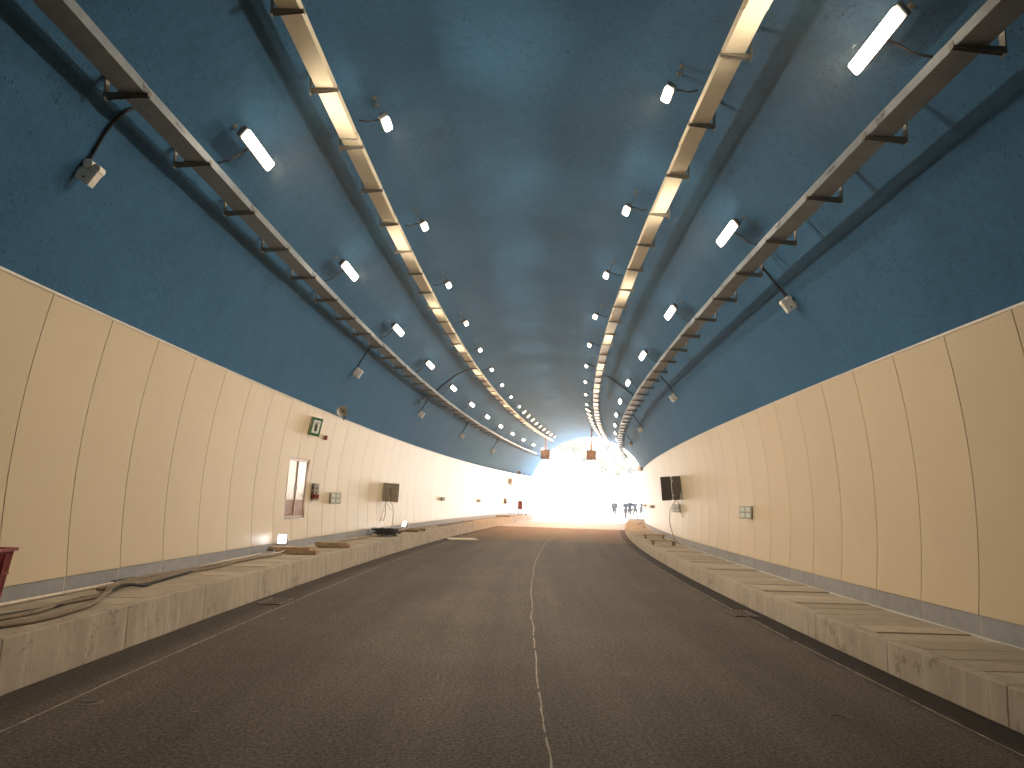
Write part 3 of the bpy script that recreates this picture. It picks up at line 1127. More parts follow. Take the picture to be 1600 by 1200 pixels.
vault_cable([(29.45, 118.5), (29.2, 121.5), (28.95, 126), (28.95, 131), (28.85, 136.5)], 0.03, 'black cable curving across the left vault from the cream tray to the grey tray')
vault_cable([(31.4, 63.9), (30.95, 60.4), (31.05, 53.1), (30.95, 45.5)], 0.03, 'black cable bending across the right vault from the cream tray to the grey tray')
bm = bmesh.new()
rnd = random.Random(4)
for k in range(4):
    q = [(28.7 + rnd.uniform(-.2, .2), 136.5), (28.3 - 0.12 * k, 139.5 + 0.3 * k), (27.9 - 0.12 * k, 142.0 + 0.5 * k), (27.9 + 0.05 * k, 143.4 + 0.4 * k)]
    add_tube(bm, smooth_path([W(a, *lin_uv(R(b), R_LIN - 0.06 - 0.02 * k)) for a, b in q], 6), 0.022, 6)
tag(link('cable_bundle', finish(bm, 'cable_bundle', True), M['black']), 'loose bunch of black cable ends drooping below the left grey tray', 'cable bundle')


# horn speakers
def horn(side, s, v, label):
    f = wall_frame(s, side, v)
    t = thing('horn_speaker', f, label, 'loudspeaker', 'horn speakers above the wall panels')
    bm = bmesh.new()
    add_cyl(bm, (0.06, 0.05, 0.16), (0.10, -0.22, 0.13), 0.045, 0.14, 16)
    bmesh.ops.delete(bm, geom=[fc for fc in bm.faces if len(fc.verts) > 8 and fc.calc_center_median().y < -0.1], context='FACES')
    add_cyl(bm, (0.05, 0.16, 0.175), (0.06, 0.05, 0.16), 0.05, 0.05, 12)
    link('horn', finish(bm, 'horn'), M['white_box'], t)
    bm = bmesh.new()
    add_box(bm, (-0.08, 0.02, 0.02), (0.06, 0.06, 0.035))
    add_box(bm, (0.03, 0.02, 0.02), (0.06, 0.06, 0.12))
    link('bracket', finish(bm, 'bracket'), M['housing'], t)
    link('cable', tube([(0.03, 0.15, 0.17), (0.04, 0.3, 0.12), (0.03, 0.38, 0.02), (0.015, 0.4, -0.05)], 0.014, 6), M['black'], t)


horn(-1, 19.9, 3.63, 'pale horn speaker above the left panels next to the green sign')
horn(-1, 62.2, 3.63, 'tiny pale horn speaker above the left panels near the tunnel mouth')
horn(1, 48.6, 3.62, 'small horn speaker on the right where the vault meets daylight')


# ------------------------------------------------------------------ wall equipment
def wall_sign(s, v, label, border):
    """box sign standing out from the wall, its printed front turned to the viewer"""
    t = thing('extinguisher_sign', wall_frame(s, -1, v, 0.02) @ Matrix.Rotation(R(42), 4, 'Z'), label, 'sign', 'boxed extinguisher signs on the left wall')
    link('case', box((0.002, -0.02, -0.21), (0.27, 0.13, 0.21), 0.005), M['sign_cream'], t)
    link('border', box((0.006, -0.026, -0.206), (0.266, -0.0205, 0.206)), border, t)
    link('front_plate', box((0.052, -0.029, -0.150), (0.222, -0.0262, 0.150)), M['sign_white'], t)
    bm = bmesh.new()
    # extinguisher: body, neck, lever and hose
    add_box(bm, (0.108, -0.0316, -0.105), (0.168, -0.0294, 0.045), 0.0)
    add_box(bm, (0.116, -0.0316, 0.0452), (0.160, -0.0294, 0.065))
    add_box(bm, (0.130, -0.0316, 0.0652), (0.146, -0.0294, 0.085))
    add_box(bm, (0.100, -0.0316, 0.0852), (0.180, -0.0294, 0.099))
    add_box(bm, (0.176, -0.0316, 0.0994), (0.194, -0.0294, 0.108))
    add_box(bm, (0.089, -0.0316, -0.040), (0.097, -0.0294, 0.0850))
    link('pictogram', finish(bm, 'pictogram'), M['ink'], t)
    return t


wall_sign(17.75, 3.19, 'green bordered sign box with a fire extinguisher symbol above the glass niche', M['green'])
wall_sign(59.0, 3.0, 'far yellowish sign box with a dark symbol near the tunnel mouth', M['rose_frame'])


def beacon(s, v, label):
    t = thing('alarm_beacon', wall_frame(s, -1, v), label, 'alarm', 'red alarm beacons on the left wall')
    link('base', box((0.002, -0.055, -0.06), (0.04, 0.055, 0.06), 0.004), M['white_box'], t)
    link('lens', box((0.041, -0.05, -0.055), (0.11, 0.05, 0.055), 0.012), M['red'], t)


beacon(19.0, 3.02, 'small red alarm beacon beside the green sign')
beacon(59.9, 2.75, 'tiny dark alarm beacon below the far sign box')


def niche(h, label):
    s0, s1, v0, v1 = h
    mid = (s0 + s1) / 2
    vm = (v0 + v1) / 2
    t = thing('hydrant_niche', wall_frame(mid, -1, vm), label, 'niche', 'glazed niches in the left wall')
    hw, hh = (s1 - s0) / 2, (v1 - v0) / 2
    bm = bmesh.new()
    d = 0.12
    add_box(bm, (-d, -hw + 0.01, -hh + 0.002), (-d + 0.006, hw - 0.01, hh - 0.002))
    for a in (-1, 1):
        add_box(bm, (-d + 0.0065, a * (hw - 0.012), -hh + 0.002), (0.006, a * (hw - 0.004), hh - 0.002))
        add_box(bm, (-d + 0.0065, -hw + 0.0125, a * (hh - 0.014)), (0.006, hw - 0.0125, a * (hh - 0.004)))
    link('recess', finish(bm, 'recess'), M['rose_frame'], t)
    bm = bmesh.new()
    for a in (-1, 1):
        add_box(bm, (-0.035, a * (hw - 0.055), -hh + 0.018), (0.004, a * (hw - 0.0125), hh - 0.018))
        add_box(bm, (-0.034, -hw + 0.056, a * (hh - 0.06)), (0.003, hw - 0.056, a * (hh - 0.0145)))
    add_box(bm, (-0.033, -0.025, -hh + 0.061), (0.002, 0.025, hh - 0.061))
    link('frame', finish(bm, 'frame'), M['rose_frame'], t)
    for a, x in ((-1, -0.022), (1, -0.012)):
        lo, hi = (-hw + 0.056, -0.0255) if a < 0 else (0.0255, hw - 0.056)
        pane = link('pane', box((x - 0.008, lo, -hh + 0.42), (x, hi, hh - 0.0615)), M['glass'], t)
        link('lower_reflection', box((x - 0.008, lo, -hh + 0.0615), (x + 0.002, hi, -hh + 0.395)), M['road_reflection'], t)  # brown colour standing in for the road mirrored in the lower glass
        link('rail', box((x - 0.009, lo, -hh + 0.3955), (x + 0.006, hi, -hh + 0.4195)), M['rose_frame'], t)
        link('handle', box((x + 0.0005, (lo + 0.02) if a > 0 else hi - 0.06, -0.07), (x + 0.016, (lo + 0.06) if a > 0 else hi - 0.02, 0.05), 0.003), M['steel'], pane)
    link('sill', box((0.0065, -hw, -hh - 0.03), (0.03, hw, -hh - 0.004), 0.003), M['alu'], t)


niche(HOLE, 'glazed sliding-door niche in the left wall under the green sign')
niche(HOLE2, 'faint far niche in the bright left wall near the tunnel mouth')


def call_box(s, v, label):
    t = thing('call_box', wall_frame(s, -1, v, 0.035) @ Matrix.Rotation(R(-35), 4, 'Z'), label, 'call box', 'alarm call boxes beside the niches')
    link('casing', box((0.002, -0.075, -0.20), (0.11, 0.075, 0.20), 0.006), M['steel'], t)
    for z in (0.09, -0.02):
        bm = bmesh.new()
        add_cyl(bm, (0.1105, -0.01, z), (0.118, -0.01, z), 0.022, 0.022, 12)
        link('button', finish(bm, 'button'), M['ink'], t)
        bm = bmesh.new()
        add_cyl(bm, (0.06, -0.0755, z), (0.06, -0.082, z), 0.022, 0.022, 12)
        link('button', finish(bm, 'button'), M['ink'], t)
    link('alarm_button', box((0.01, -0.088, -0.155), (0.16, 0.05, -0.055), 0.008), M['red'], t)


call_box(18.85, 1.70, 'steel call box with a red button right of the glazed niche')
call_box(58.2, 1.5, 'far thin call box near the tunnel mouth on the left wall')


def indicator(s, side, v, label, small=False):
    k = 0.62 if small else 1.0
    t = thing('guide_lamp_panel', wall_frame(s, side, v, 0.09) @ Matrix.Rotation(R(48) * side, 4, 'Z'), label, 'panel', 'square indicator panels along the walls')
    sg = 1 if side > 0 else -1
    link('casing', box((0.002, -0.15 * k, -0.14 * k), (0.085, 0.15 * k, 0.14 * k), 0.006), M['grey_box'], t)
    link('stem', box((-0.115, -0.05, -0.05), (0.001, 0.05, 0.05), 0.004), M['grey_box'], t)
    for a in (-1, 1):
        for b in (-1, 1):
            link('square_lens', box((0.086, a * 0.068 * k - 0.052 * k, b * 0.064 * k - 0.048 * k), (0.094, a * 0.068 * k + 0.052 * k, b * 0.064 * k + 0.048 * k), 0.006), M['sign_white'], t)


indicator(20.5, -1, 1.56, 'grey panel with four white squares right of the call box on the left wall')
indicator(37.4, -1, 1.6, 'small pale panel on the left wall past the open cabinet', True)
indicator(48.0, -1, 1.52, 'faint pale panel far along the left wall', True)
indicator(18.05, 1, 1.52, 'panel with four pale squares nearest on the right wall')
indicator(28.7, 1, 1.53, 'greenish panel under the dark open cabinet on the right wall')
indicator(40.0, 1, 1.52, 'dark edge-on panel on the right wall past the open cabinet', True)
indicator(50.0, 1, 1.52, 'farthest edge-on panel on the right wall by the walkers', True)


def cabinet(s, side, v, depth, w, h, body, inside, door_ang, label, wires):
    t = thing('control_cabinet', wall_frame(s, side, v), label, 'cabinet')
    sg = -1 if side < 0 else 1                       # local y towards the viewer is -1 on the left wall, +1 on the right
    bm = bmesh.new()
    th = 0.012
    add_box(bm, (0.002, -w / 2, -h / 2), (0.014, w / 2, h / 2))
    for a in (-1, 1):
        add_box(bm, (0.0145, a * w / 2, -h / 2), (depth, a * (w / 2 - th), h / 2))
        add_box(bm, (0.0145, -w / 2 + th, a * h / 2), (depth - 0.002, w / 2 - th, a * (h / 2 - th)))
    link('body', finish(bm, 'body'), body, t)
    bm = bmesh.new()
    for k in range(4):
        z = -h * 0.32 + k * h * 0.2
        add_box(bm, (0.016, -w * 0.35, z), (0.07, w * 0.35, z + 0.07), 0.004)
    link('switchgear', finish(bm, 'switchgear'), inside, t)
    d = link('door', box((0.0, 0.0, -h / 2), (0.02, w, h / 2), 0.004), inside if side > 0 else body, t)
    # hinge on the edge nearest the viewer, swung out into the tunnel
    for z in (-h * 0.3, h * 0.3):
        link('hinge', box((depth - 0.01, sg * (w / 2 - 0.005) - 0.012, z - 0.03), (depth + 0.062, sg * (w / 2 - 0.005) + 0.012, z + 0.03), 0.003), M['steel'], t)
    hinge = Matrix.Translation((depth + 0.06, sg * w / 2, 0))
    if sg < 0:
        d.matrix_basis = hinge @ Matrix.Rotation(-door_ang, 4, 'Z')
    else:
        d.matrix_basis = hinge @ Matrix.Rotation(math.pi + door_ang, 4, 'Z') @ Matrix.Translation((-0.02, 0, 0))
    hd = link('handle', box((0.0205, w - 0.06, -0.05), (0.04, w - 0.035, 0.05), 0.004), M['steel'], d)
    hd2 = link('handle', box((-0.0205, w - 0.06, -0.05), (-0.0005, w - 0.035, 0.05), 0.004), M['red'], d)
    for k, (pts, r, m) in enumerate(wires):
        link('wire', tube(pts, r, 6), m, t)
    return t


cabinet(26.6, -1, 1.79, 0.22, 0.27, 0.62, M['cab_grey'], M['grey_box'], R(93), 'grey control cabinet with its door swung open on the left wall',
        [([(0.1, 0.0, -0.3), (0.12, -0.05, -0.5), (0.10, 0.08, -0.75), (0.04, 0.1, -1.05), (0.1, 0.05, -1.3)], 0.010, M['hose']),
         ([(0.2, 0.1, -0.3), (0.3, 0.22, -0.45), (0.33, 0.3, -0.8), (0.3, 0.36, -1.15)], 0.009, M['hose']),
         ([(0.12, 0.05, -0.3), (0.2, 0.2, -0.52), (0.25, 0.5, -0.6)], 0.006, M['hose']),
         ([(0.1, -0.02, -0.3), (0.05, -0.12, -0.7), (0.08, -0.45, -0.95), (0.08, -0.3, -0.85), (0.06, -0.55, -1.0)], 0.006, M['hose'])])
cabinet(28.2, 1, 2.24, 0.28, 0.36, 0.82, M['cab_brown'], M['cab_dark'], R(93), 'dark control cabinet with its door swung open on the right wall',
        [([(0.2, 0.1, -0.40), (0.42, 0.15, -0.7), (0.5, 0.2, -1.2), (0.42, 0.5, -1.75), (0.25, 0.6, -1.9)], 0.012, M['hose']),
         ([(0.15, 0.1, -0.40), (0.10, 0.2, -0.8), (-0.02, 0.4, -1.4), (0.1, 0.7, -1.85), (0.25, 0.9, -1.9)], 0.012, M['hose'])])
t = thing('small_switch_plate', wall_frame(27.95, 1, 1.95), 'small grey plate just below the dark cabinet on the right wall', 'switch plate')
link('casing', box((0.002, -0.06, -0.12), (0.06, 0.06, 0.12), 0.004), M['grey_box'], t)
link('button', box((0.0605, -0.03, -0.09), (0.068, 0.03, -0.03), 0.003), M['sign_white'], t)

# red fire cabinet on a stand at the mouth
t = thing('fire_cabinet', frame(62.3, -4.42, 0.44), 'red fire cabinet on a thin stand at the far end of the left walkway', 'fire cabinet')
link('casing', box((-0.17, -0.14, 0.42), (0.17, 0.14, 1.08), 0.015), M['red'], t)
link('door', box((-0.15, -0.152, 0.45), (0.15, -0.1405, 1.05), 0.006), M['red'], t)
bm = bmesh.new()
for x in (-0.12, 0.12):
    add_box(bm, (x - 0.02, -0.02, 0), (x + 0.02, 0.02, 0.42))
add_box(bm, (-0.25, -0.05, 0), (0.25, 0.05, 0.03))
link('stand', finish(bm, 'stand'), M['cab_dark'], t)
bm = bmesh.new()
add_cyl(bm, (0, 0, 0), (0, 0, 0.62), 0.05, 0.05, 10)
add_cyl(bm, (0, 0, 0), (0, 0, 0.03), 0.14, 0.14, 10)
tag(link('marker_post', finish(bm, 'marker_post'), M['cab_dark'], None, frame(63.2, -4.1, 0.44)), 'short dark post beside the red fire cabinet', 'post')

# ------------------------------------------------------------------ lane signals
def signal(s, u, v, label, mark):
    t = thing('lane_signal', frame(s, u, v), label, 'traffic signal', 'square lane signals hung at the tunnel mouth')
    link('casing', box((-0.36, 0.0, -0.36), (0.36, 0.18, 0.36), 0.012), M['cab_dark'], t)
    link('face', box((-0.33, -0.012, -0.33), (0.33, -0.0005, 0.33)), M['signal'], t)
    bm = bmesh.new()
    if mark == 'arrow':
        add_box(bm, (-0.04, -0.018, -0.24), (0.04, -0.0125, 0.12))
        add_box(bm, (-0.045, -0.0185, 0.0), (0.205, -0.0130, 0.07), rot=Matrix.Rotation(R(50), 3, 'Y'), pivot=(0.0, -0.015, 0.24))
        add_box(bm, (-0.205, -0.0190, 0.0), (0.045, -0.0135, 0.07), rot=Matrix.Rotation(R(-50), 3, 'Y'), pivot=(0.0, -0.015, 0.24))
    else:
        add_box(bm, (-0.30, -0.0180, -0.04), (0.30, -0.0125, 0.04), rot=Matrix.Rotation(R(45), 3, 'Y'))
        add_box(bm, (-0.30, -0.0190, -0.04), (0.30, -0.0130, 0.04), rot=Matrix.Rotation(R(-45), 3, 'Y'))
    link('symbol', finish(bm, 'symbol'), M['signal_mark'], t)
    top = AX_V + math.sqrt(R_LIN ** 2 - (u - AX_U) ** 2) - v
    bm = bmesh.new()
    add_box(bm, (-0.09, 0.06, 0.36), (0.09, 0.11, 0.42))
    add_box(bm, (-0.05, 0.055, 0.42), (0.05, 0.115, top + 0.15))
    for k in range(3):
        z = 0.46 + k * 0.14
        add_box(bm, (-0.16, 0.075, z), (0.16, 0.095, z + 0.02), rot=Matrix.Rotation(R(40 if k % 2 else -40), 3, 'Y'))
    add_box(bm, (-0.16, 0.03, top - 0.2), (0.16, 0.14, top - 0.16))
    link('hanger', finish(bm, 'hanger'), M['post_paint'], t)


signal(60.0, -2.236, 5.08, 'square brown lane signal hanging on the left by the end of the trays', 'arrow')
signal(60.0, 1.249, 5.09, 'square brown lane signal with a cross hanging before the trees', 'cross')

# ------------------------------------------------------------------ things on the left walkway
VL, VR = 0.441, 0.32
# red bucket, mostly cut by the picture's edge
t = thing('red_bin', frame(7.3, -4.87, VL - 0.004, R(8)), 'red plastic bin with a ribbed side standing at the left edge', 'bin')
bm = bmesh.new()
lo = [(-0.24, -0.24), (0.24, -0.24), (0.24, 0.24), (-0.24, 0.24)]
n_r = 5
rings = []
for k in range(n_r + 1):
    z = 0.58 * k / n_r
    f = 1.0 + 0.28 * k / n_r
    rings.append([bm.verts.new((x * f, y * f, z)) for x, y in lo])
for k in range(n_r):
    for i in range(4):
        bm.faces.new((rings[k][i], rings[k][(i + 1) % 4], rings[k + 1][(i + 1) % 4], rings[k + 1][i]))
bm.faces.new(rings[0][::-1])
bmesh.ops.solidify(bm, geom=list(bm.faces), thickness=-0.012)
link('tub', finish(bm, 'tub'), M['red_dusty'], t)
bm = bmesh.new()
for a in range(4):
    r = Matrix.Rotation(a * math.pi / 2, 3, 'Z')
    vs = add_box(bm, (-0.330, -0.335, 0.575), (0.330, -0.304, 0.602))
    bmesh.ops.transform(bm, matrix=r.to_4x4(), verts=vs)
link('rim', finish(bm, 'rim'), M['red_dusty'], t)
bm = bmesh.new()
for a in range(4):
    for zz, f in ((0.15, 1.072), (0.36, 1.174)):
        vs = add_box(bm, (-0.235 * f, -0.252 * f, zz), (0.235 * f, -0.241 * f, zz + 0.022))
        bmesh.ops.transform(bm, matrix=Matrix.Rotation(a * math.pi / 2, 4, 'Z'), verts=vs)
    for x in (-0.12, 0.12):
        vs = add_box(bm, (x - 0.012, -0.262, 0.02), (x + 0.012, -0.236, 0.56), rot=Matrix.Rotation(R(6.6), 3, 'X'), pivot=(x, -0.245, 0.0))
        bmesh.ops.transform(bm, matrix=Matrix.Rotation(a * math.pi / 2, 4, 'Z'), verts=[v for v in vs if v.is_valid])
link('rib', finish(bm, 'rib'), M['red_dusty'], t)


def ground_cable(pts, r, m, label, top=VL, name='cable'):
    P = [W(a, b, top + r + (c[0] if c else 0)) for a, b, *c in pts]
    return tag(link(name, tube(P, r, 8, name), m), label, 'cable')


c = ground_cable([(6.0, -4.83), (7.2, -4.88), (8.1, -4.89), (9.2, -4.86), (10.1, -4.86), (10.6, -4.85), (11.2, -4.78), (12.3, -4.78), (14.0, -4.87), (15.6, -4.90)], 0.019,
                 M['white_cable'], 'pale hose lying along the grey skirting on the left walkway', name='pale_hose')
lo_, hi_ = W(10.05, -4.86, VL + 0.019), W(10.55, -4.85, VL + 0.019)
bm = bmesh.new()
add_cyl(bm, lo_, hi_, 0.034, 0.034, 12)
add_cyl(bm, lo_.lerp(hi_, 0.25), lo_.lerp(hi_, 0.42), 0.037, 0.037, 12)
link('sleeve', finish(bm, 'sleeve'), M['cab_dark'], c)
ground_cable([(5.6, -4.30), (6.5, -4.22), (7.07, -4.02), (7.62, -4.03), (8.15, -4.10), (8.9, -4.36), (9.6, -4.66), (10.3, -4.80), (11.5, -4.74), (13.0, -4.66), (15.2, -4.60)], 0.026, M['hose'],
             'brown cable swinging out to the kerb edge on the left walkway')
ground_cable([(5.6, -4.62), (6.5, -4.44), (7.1, -4.36), (7.6, -4.31), (8.2, -4.40), (8.9, -4.37), (9.5, -4.52, 0.03), (10.6, -4.63), (12.5, -4.72), (14.2, -4.72), (16.0, -4.84)], 0.023, M['hose'],
             'brown cable running between the pale hose and the kerb edge cable')
ground_cable([(5.6, -4.50), (6.6, -4.52), (7.3, -4.46), (7.9, -4.36), (8.5, -4.45), (9.0, -4.42), (9.5, -4.44, 0.05), (9.9, -4.40), (10.3, -4.46), (11.2, -4.55), (12.4, -4.64), (15.0, -4.70)], 0.018, M['black'],
             'dark cable crossing over the brown cables on the left walkway')
ground_cable([(9.4, -4.70), (10.4, -4.52), (11.4, -4.62), (12.6, -4.56), (13.8, -4.64), (15.6, -4.50)], 0.02, M['hose'],
             'short brown cable joining the tangle before the first timber boards')
ground_cable([(18.8, -4.75), (20.0, -4.62), (21.0, -4.66), (22.6, -4.55), (24.2, -4.5), (25.6, -4.45)], 0.018, M['hose'], 'brown cable from the timber boards to the black coil')
ground_cable([(28.6, -4.7), (32.0, -4.6), (36.0, -4.64), (40.0, -4.5), (46.0, -4.58), (52.0, -4.5), (56.0, -4.55)], 0.022, M['hose'], 'long brown cable on the far part of the left walkway')
ground_cable([(34.0, -4.35), (36.0, -4.30), (38.5, -4.45), (41.0, -4.35), (44.0, -4.45)], 0.02, M['black'], 'dark cable lying beside the long brown cable on the left walkway')
ground_cable([(45.5, 5.0), (49.0, 4.95), (52.0, 5.02), (52.6, 4.9), (52.2, 4.75), (51.5, 4.85)], 0.025, M['hose'], 'looped brown cable at the far end of the right walkway', VR)


def board(s, u, v, size, turn, m, label, tilt=0.0):
    bm = bmesh.new()
    add_box(bm, (-size[0] / 2, -size[1] / 2, 0), (size[0] / 2, size[1] / 2, size[2]), 0.006)
    f = frame(s, u, v, turn)
    if tilt:
        f = f @ Matrix.Rotation(tilt, 4, 'Y')
    return tag(link('timber_board', finish(bm, 'timber_board'), m, None, f), label, 'board', 'timber boards lying on the walkways')


board(16.15, -4.36, VL, (0.80, 0.34, 0.075), R(4), M['wood'], 'lower weathered board of the pair beneath the nearest floodlight')
board(16.2, -4.50, VL + 0.076, (0.86, 0.32, 0.06), R(-2), M['wood_pale'], 'upper pale board of the pair, carrying the nearest floodlight')
board(18.35, -4.20, VL, (0.72, 0.30, 0.06), R(6), M['wood'], 'lower board of the second stack on the left walkway')
board(18.4, -4.26, VL + 0.061, (0.74, 0.26, 0.06), R(2), M['wood_pale'], 'upper board of the second stack on the left walkway')
board(28.0, -4.30, VL, (0.75, 0.30, 0.09), R(-5), M['wood'], 'weathered board between the black coil and the second floodlight')
board(29.0, -4.20, VL, (0.60, 0.28, 0.09), R(8), M['wood'], 'board just beyond the second floodlight on the left walkway')
board(55.3, -4.50, VL, (0.95, 0.5, 0.09), R(10), M['wood'], 'far orange-brown board on the left walkway near the tunnel mouth')


def trestle(s, u, label):
    t = thing('timber_trestle', frame(s, u, VR - 0.002), label, 'trestle', 'low timber trestles on the right walkway')
    link('top_board', box((-0.44, -0.16, 0.12), (0.44, 0.16, 0.17), 0.006), M['wood_pale'], t)
    for x in (-0.34, 0.34):
        link('bearer', box((x - 0.04, -0.15, 0.0), (x + 0.04, 0.15, 0.1195), 0.004), M['wood'], t)


trestle(32.0, 4.62, 'farther low timber trestle on the right walkway')
trestle(26.9, 4.42, 'nearer low timber trestle on the right walkway')

# coil
t = thing('cable_coil', frame(24.9, -4.40, VL), 'tangled coil of black cable on the left walkway', 'cable coil')
rnd = random.Random(3)
bm = bmesh.new()
for k in range(9):
    rr = rnd.uniform(0.22, 0.42)
    cx, cy, z = rnd.uniform(-.09, .09), rnd.uniform(-.2, .2), 0.02 + 0.022 * k
    pts = []
    for i in range(17):
        a = i / 16 * 2 * math.pi + k
        pts.append((cx + math.cos(a) * rr, cy + math.sin(a) * rr * 1.3, max(0.016, z + rnd.uniform(-.02, .03))))
    add_tube(bm, pts, 0.016, 6)
link('loop', finish(bm, 'loop', True), M['black'], t)
link('free_end', tube([(0.3, -0.1, 0.02), (0.45, -0.5, 0.02), (0.3, -0.9, 0.02), (0.0, -1.2, 0.02)], 0.015, 6), M['black'], t)


def floodlight(s, u, v, turn, label):
    t = thing('floodlight', frame(s, u, v, turn) @ Matrix.Scale(0.78, 4), label, 'floodlight', 'small work lights on the left walkway')
    bm = bmesh.new()
    add_box(bm, (-0.11, -0.03, 0.05), (0.11, 0.03, 0.29), 0.012, rot=Matrix.Rotation(R(-20), 3, 'X'), pivot=(0, 0, 0.15))
    for k in range(5):
        add_box(bm, (-0.09 + k * 0.045 - 0.006, 0.03, 0.08), (-0.09 + k * 0.045 + 0.006, 0.05, 0.26), rot=Matrix.Rotation(R(-20), 3, 'X'), pivot=(0, 0, 0.15))
    link('housing', finish(bm, 'housing'), M['grey_box'], t)
    bm = bmesh.new()
    add_box(bm, (-0.105, -0.040, 0.055), (0.105, -0.0305, 0.285), 0.003, rot=Matrix.Rotation(R(-20), 3, 'X'), pivot=(0, 0, 0.15))
    link('lens', finish(bm, 'lens'), M['flood'], t)
    bm = bmesh.new()
    for x in (-0.122, 0.122):
        add_box(bm, (x - 0.006, -0.015, 0.0), (x + 0.006, 0.015, 0.18))
    add_box(bm, (-0.122, -0.06, 0.0), (0.122, 0.06, 0.008))
    link('stand', finish(bm, 'stand'), M['housing'], t)
    link('cable', tube([(0.05, 0.03, 0.06), (0.14, -0.1, -0.02), (0.10, -0.5, -0.11), (-0.05, -1.2, -0.12), (-0.15, -2.0, -0.12)], 0.016, 7), M['white_cable'], t)


floodlight(16.25, -4.72, VL + 0.137, R(8), 'lit floodlight on the boards below the glazed niche')
floodlight(27.7, -4.40, VL + 0.135, R(-35), 'lit floodlight on the boards below the open cabinet')

# ------------------------------------------------------------------ road grates and litter
def grate(s, u, label):
    t = thing('drain_grate', frame(s, u, 0.0), label, 'drain grate', 'iron drain grates at the road edges')
    w, l = 0.36, 0.74
    link('pit_cover', box((-w / 2, -l / 2, 0.002), (w / 2, l / 2, 0.005)), M['pit'], t)
    fr = bmesh.new()
    for a in (-1, 1):
        add_box(fr, (a * w / 2, -l / 2, 0.0055), (a * (w / 2 - 0.025), l / 2, 0.016))
        add_box(fr, (-w / 2 + 0.025, a * l / 2, 0.0055), (w / 2 - 0.025, a * (l / 2 - 0.025), 0.016))
    for y in (-0.12, 0.12):
        add_box(fr, (-w / 2 + 0.0255, y - 0.014, 0.0055), (w / 2 - 0.0255, y + 0.014, 0.015))
    link('frame', finish(fr, 'frame'), M['grate'], t)
    bar = box((-0.007, -l / 2 + 0.026, 0.006), (0.007, l / 2 - 0.026, 0.0155))
    bar.materials.append(M['grate'])
    for k in range(5):
        link('bar', bar, None, t, Matrix.Translation((-0.12 + k * 0.06, 0, 0)))


grate(12.3, -3.50, 'drain grate at the foot of the left kerb')
grate(12.65, 3.60, 'nearer drain grate at the foot of the right kerb')
grate(33.3, 3.62, 'far drain grate at the foot of the right kerb')


def scrap(s, u, pts, r, label):
    P = [W(s + b, u + a, 0.004 + r + c) for a, b, c in pts]
    tag(link('litter_strip', tube(P, r, 5, 'litter_strip'), M['scrap']), label, 'litter', 'bits of litter on the asphalt')


scrap(6.32, -3.05, [(-0.09, 0.0, 0), (0.02, 0.03, 0), (0.08, 0.0, 0.004), (0.02, -0.09, 0), (-0.08, -0.10, 0)], 0.004, 'bent pale strip of litter near the left chalk line')
scrap(6.55, 2.72, [(-0.08, 0, 0), (-0.02, 0.05, 0.005), (0.05, 0.03, 0), (0.10, -0.02, 0)], 0.004, 'curled pale strip of litter low on the right of the road')
scrap(7.9, 1.2, [(-0.03, 0, 0), (0.0, -0.03, 0), (0.05, 0.01, 0)], 0.004, 'small pale hook of litter right of the middle line')
scrap(10.6, -2.9, [(-0.05, 0, 0), (0.06, 0.02, 0)], 0.006, 'short pale scrap near the left grate')
scrap(6.1, -2.2, [(-0.03, 0, 0), (0.03, 0.02, 0)], 0.005, 'tiny pale scrap right of the bent strip')
tag(link('loose_board', box((-0.7, -0.75, 0.005), (0.5, 0.5, 0.045), 0.004), M['board'], None, frame(32.6, -3.02, 0, R(18))), 'pale board lying flat on the road by the left kerb', 'board')

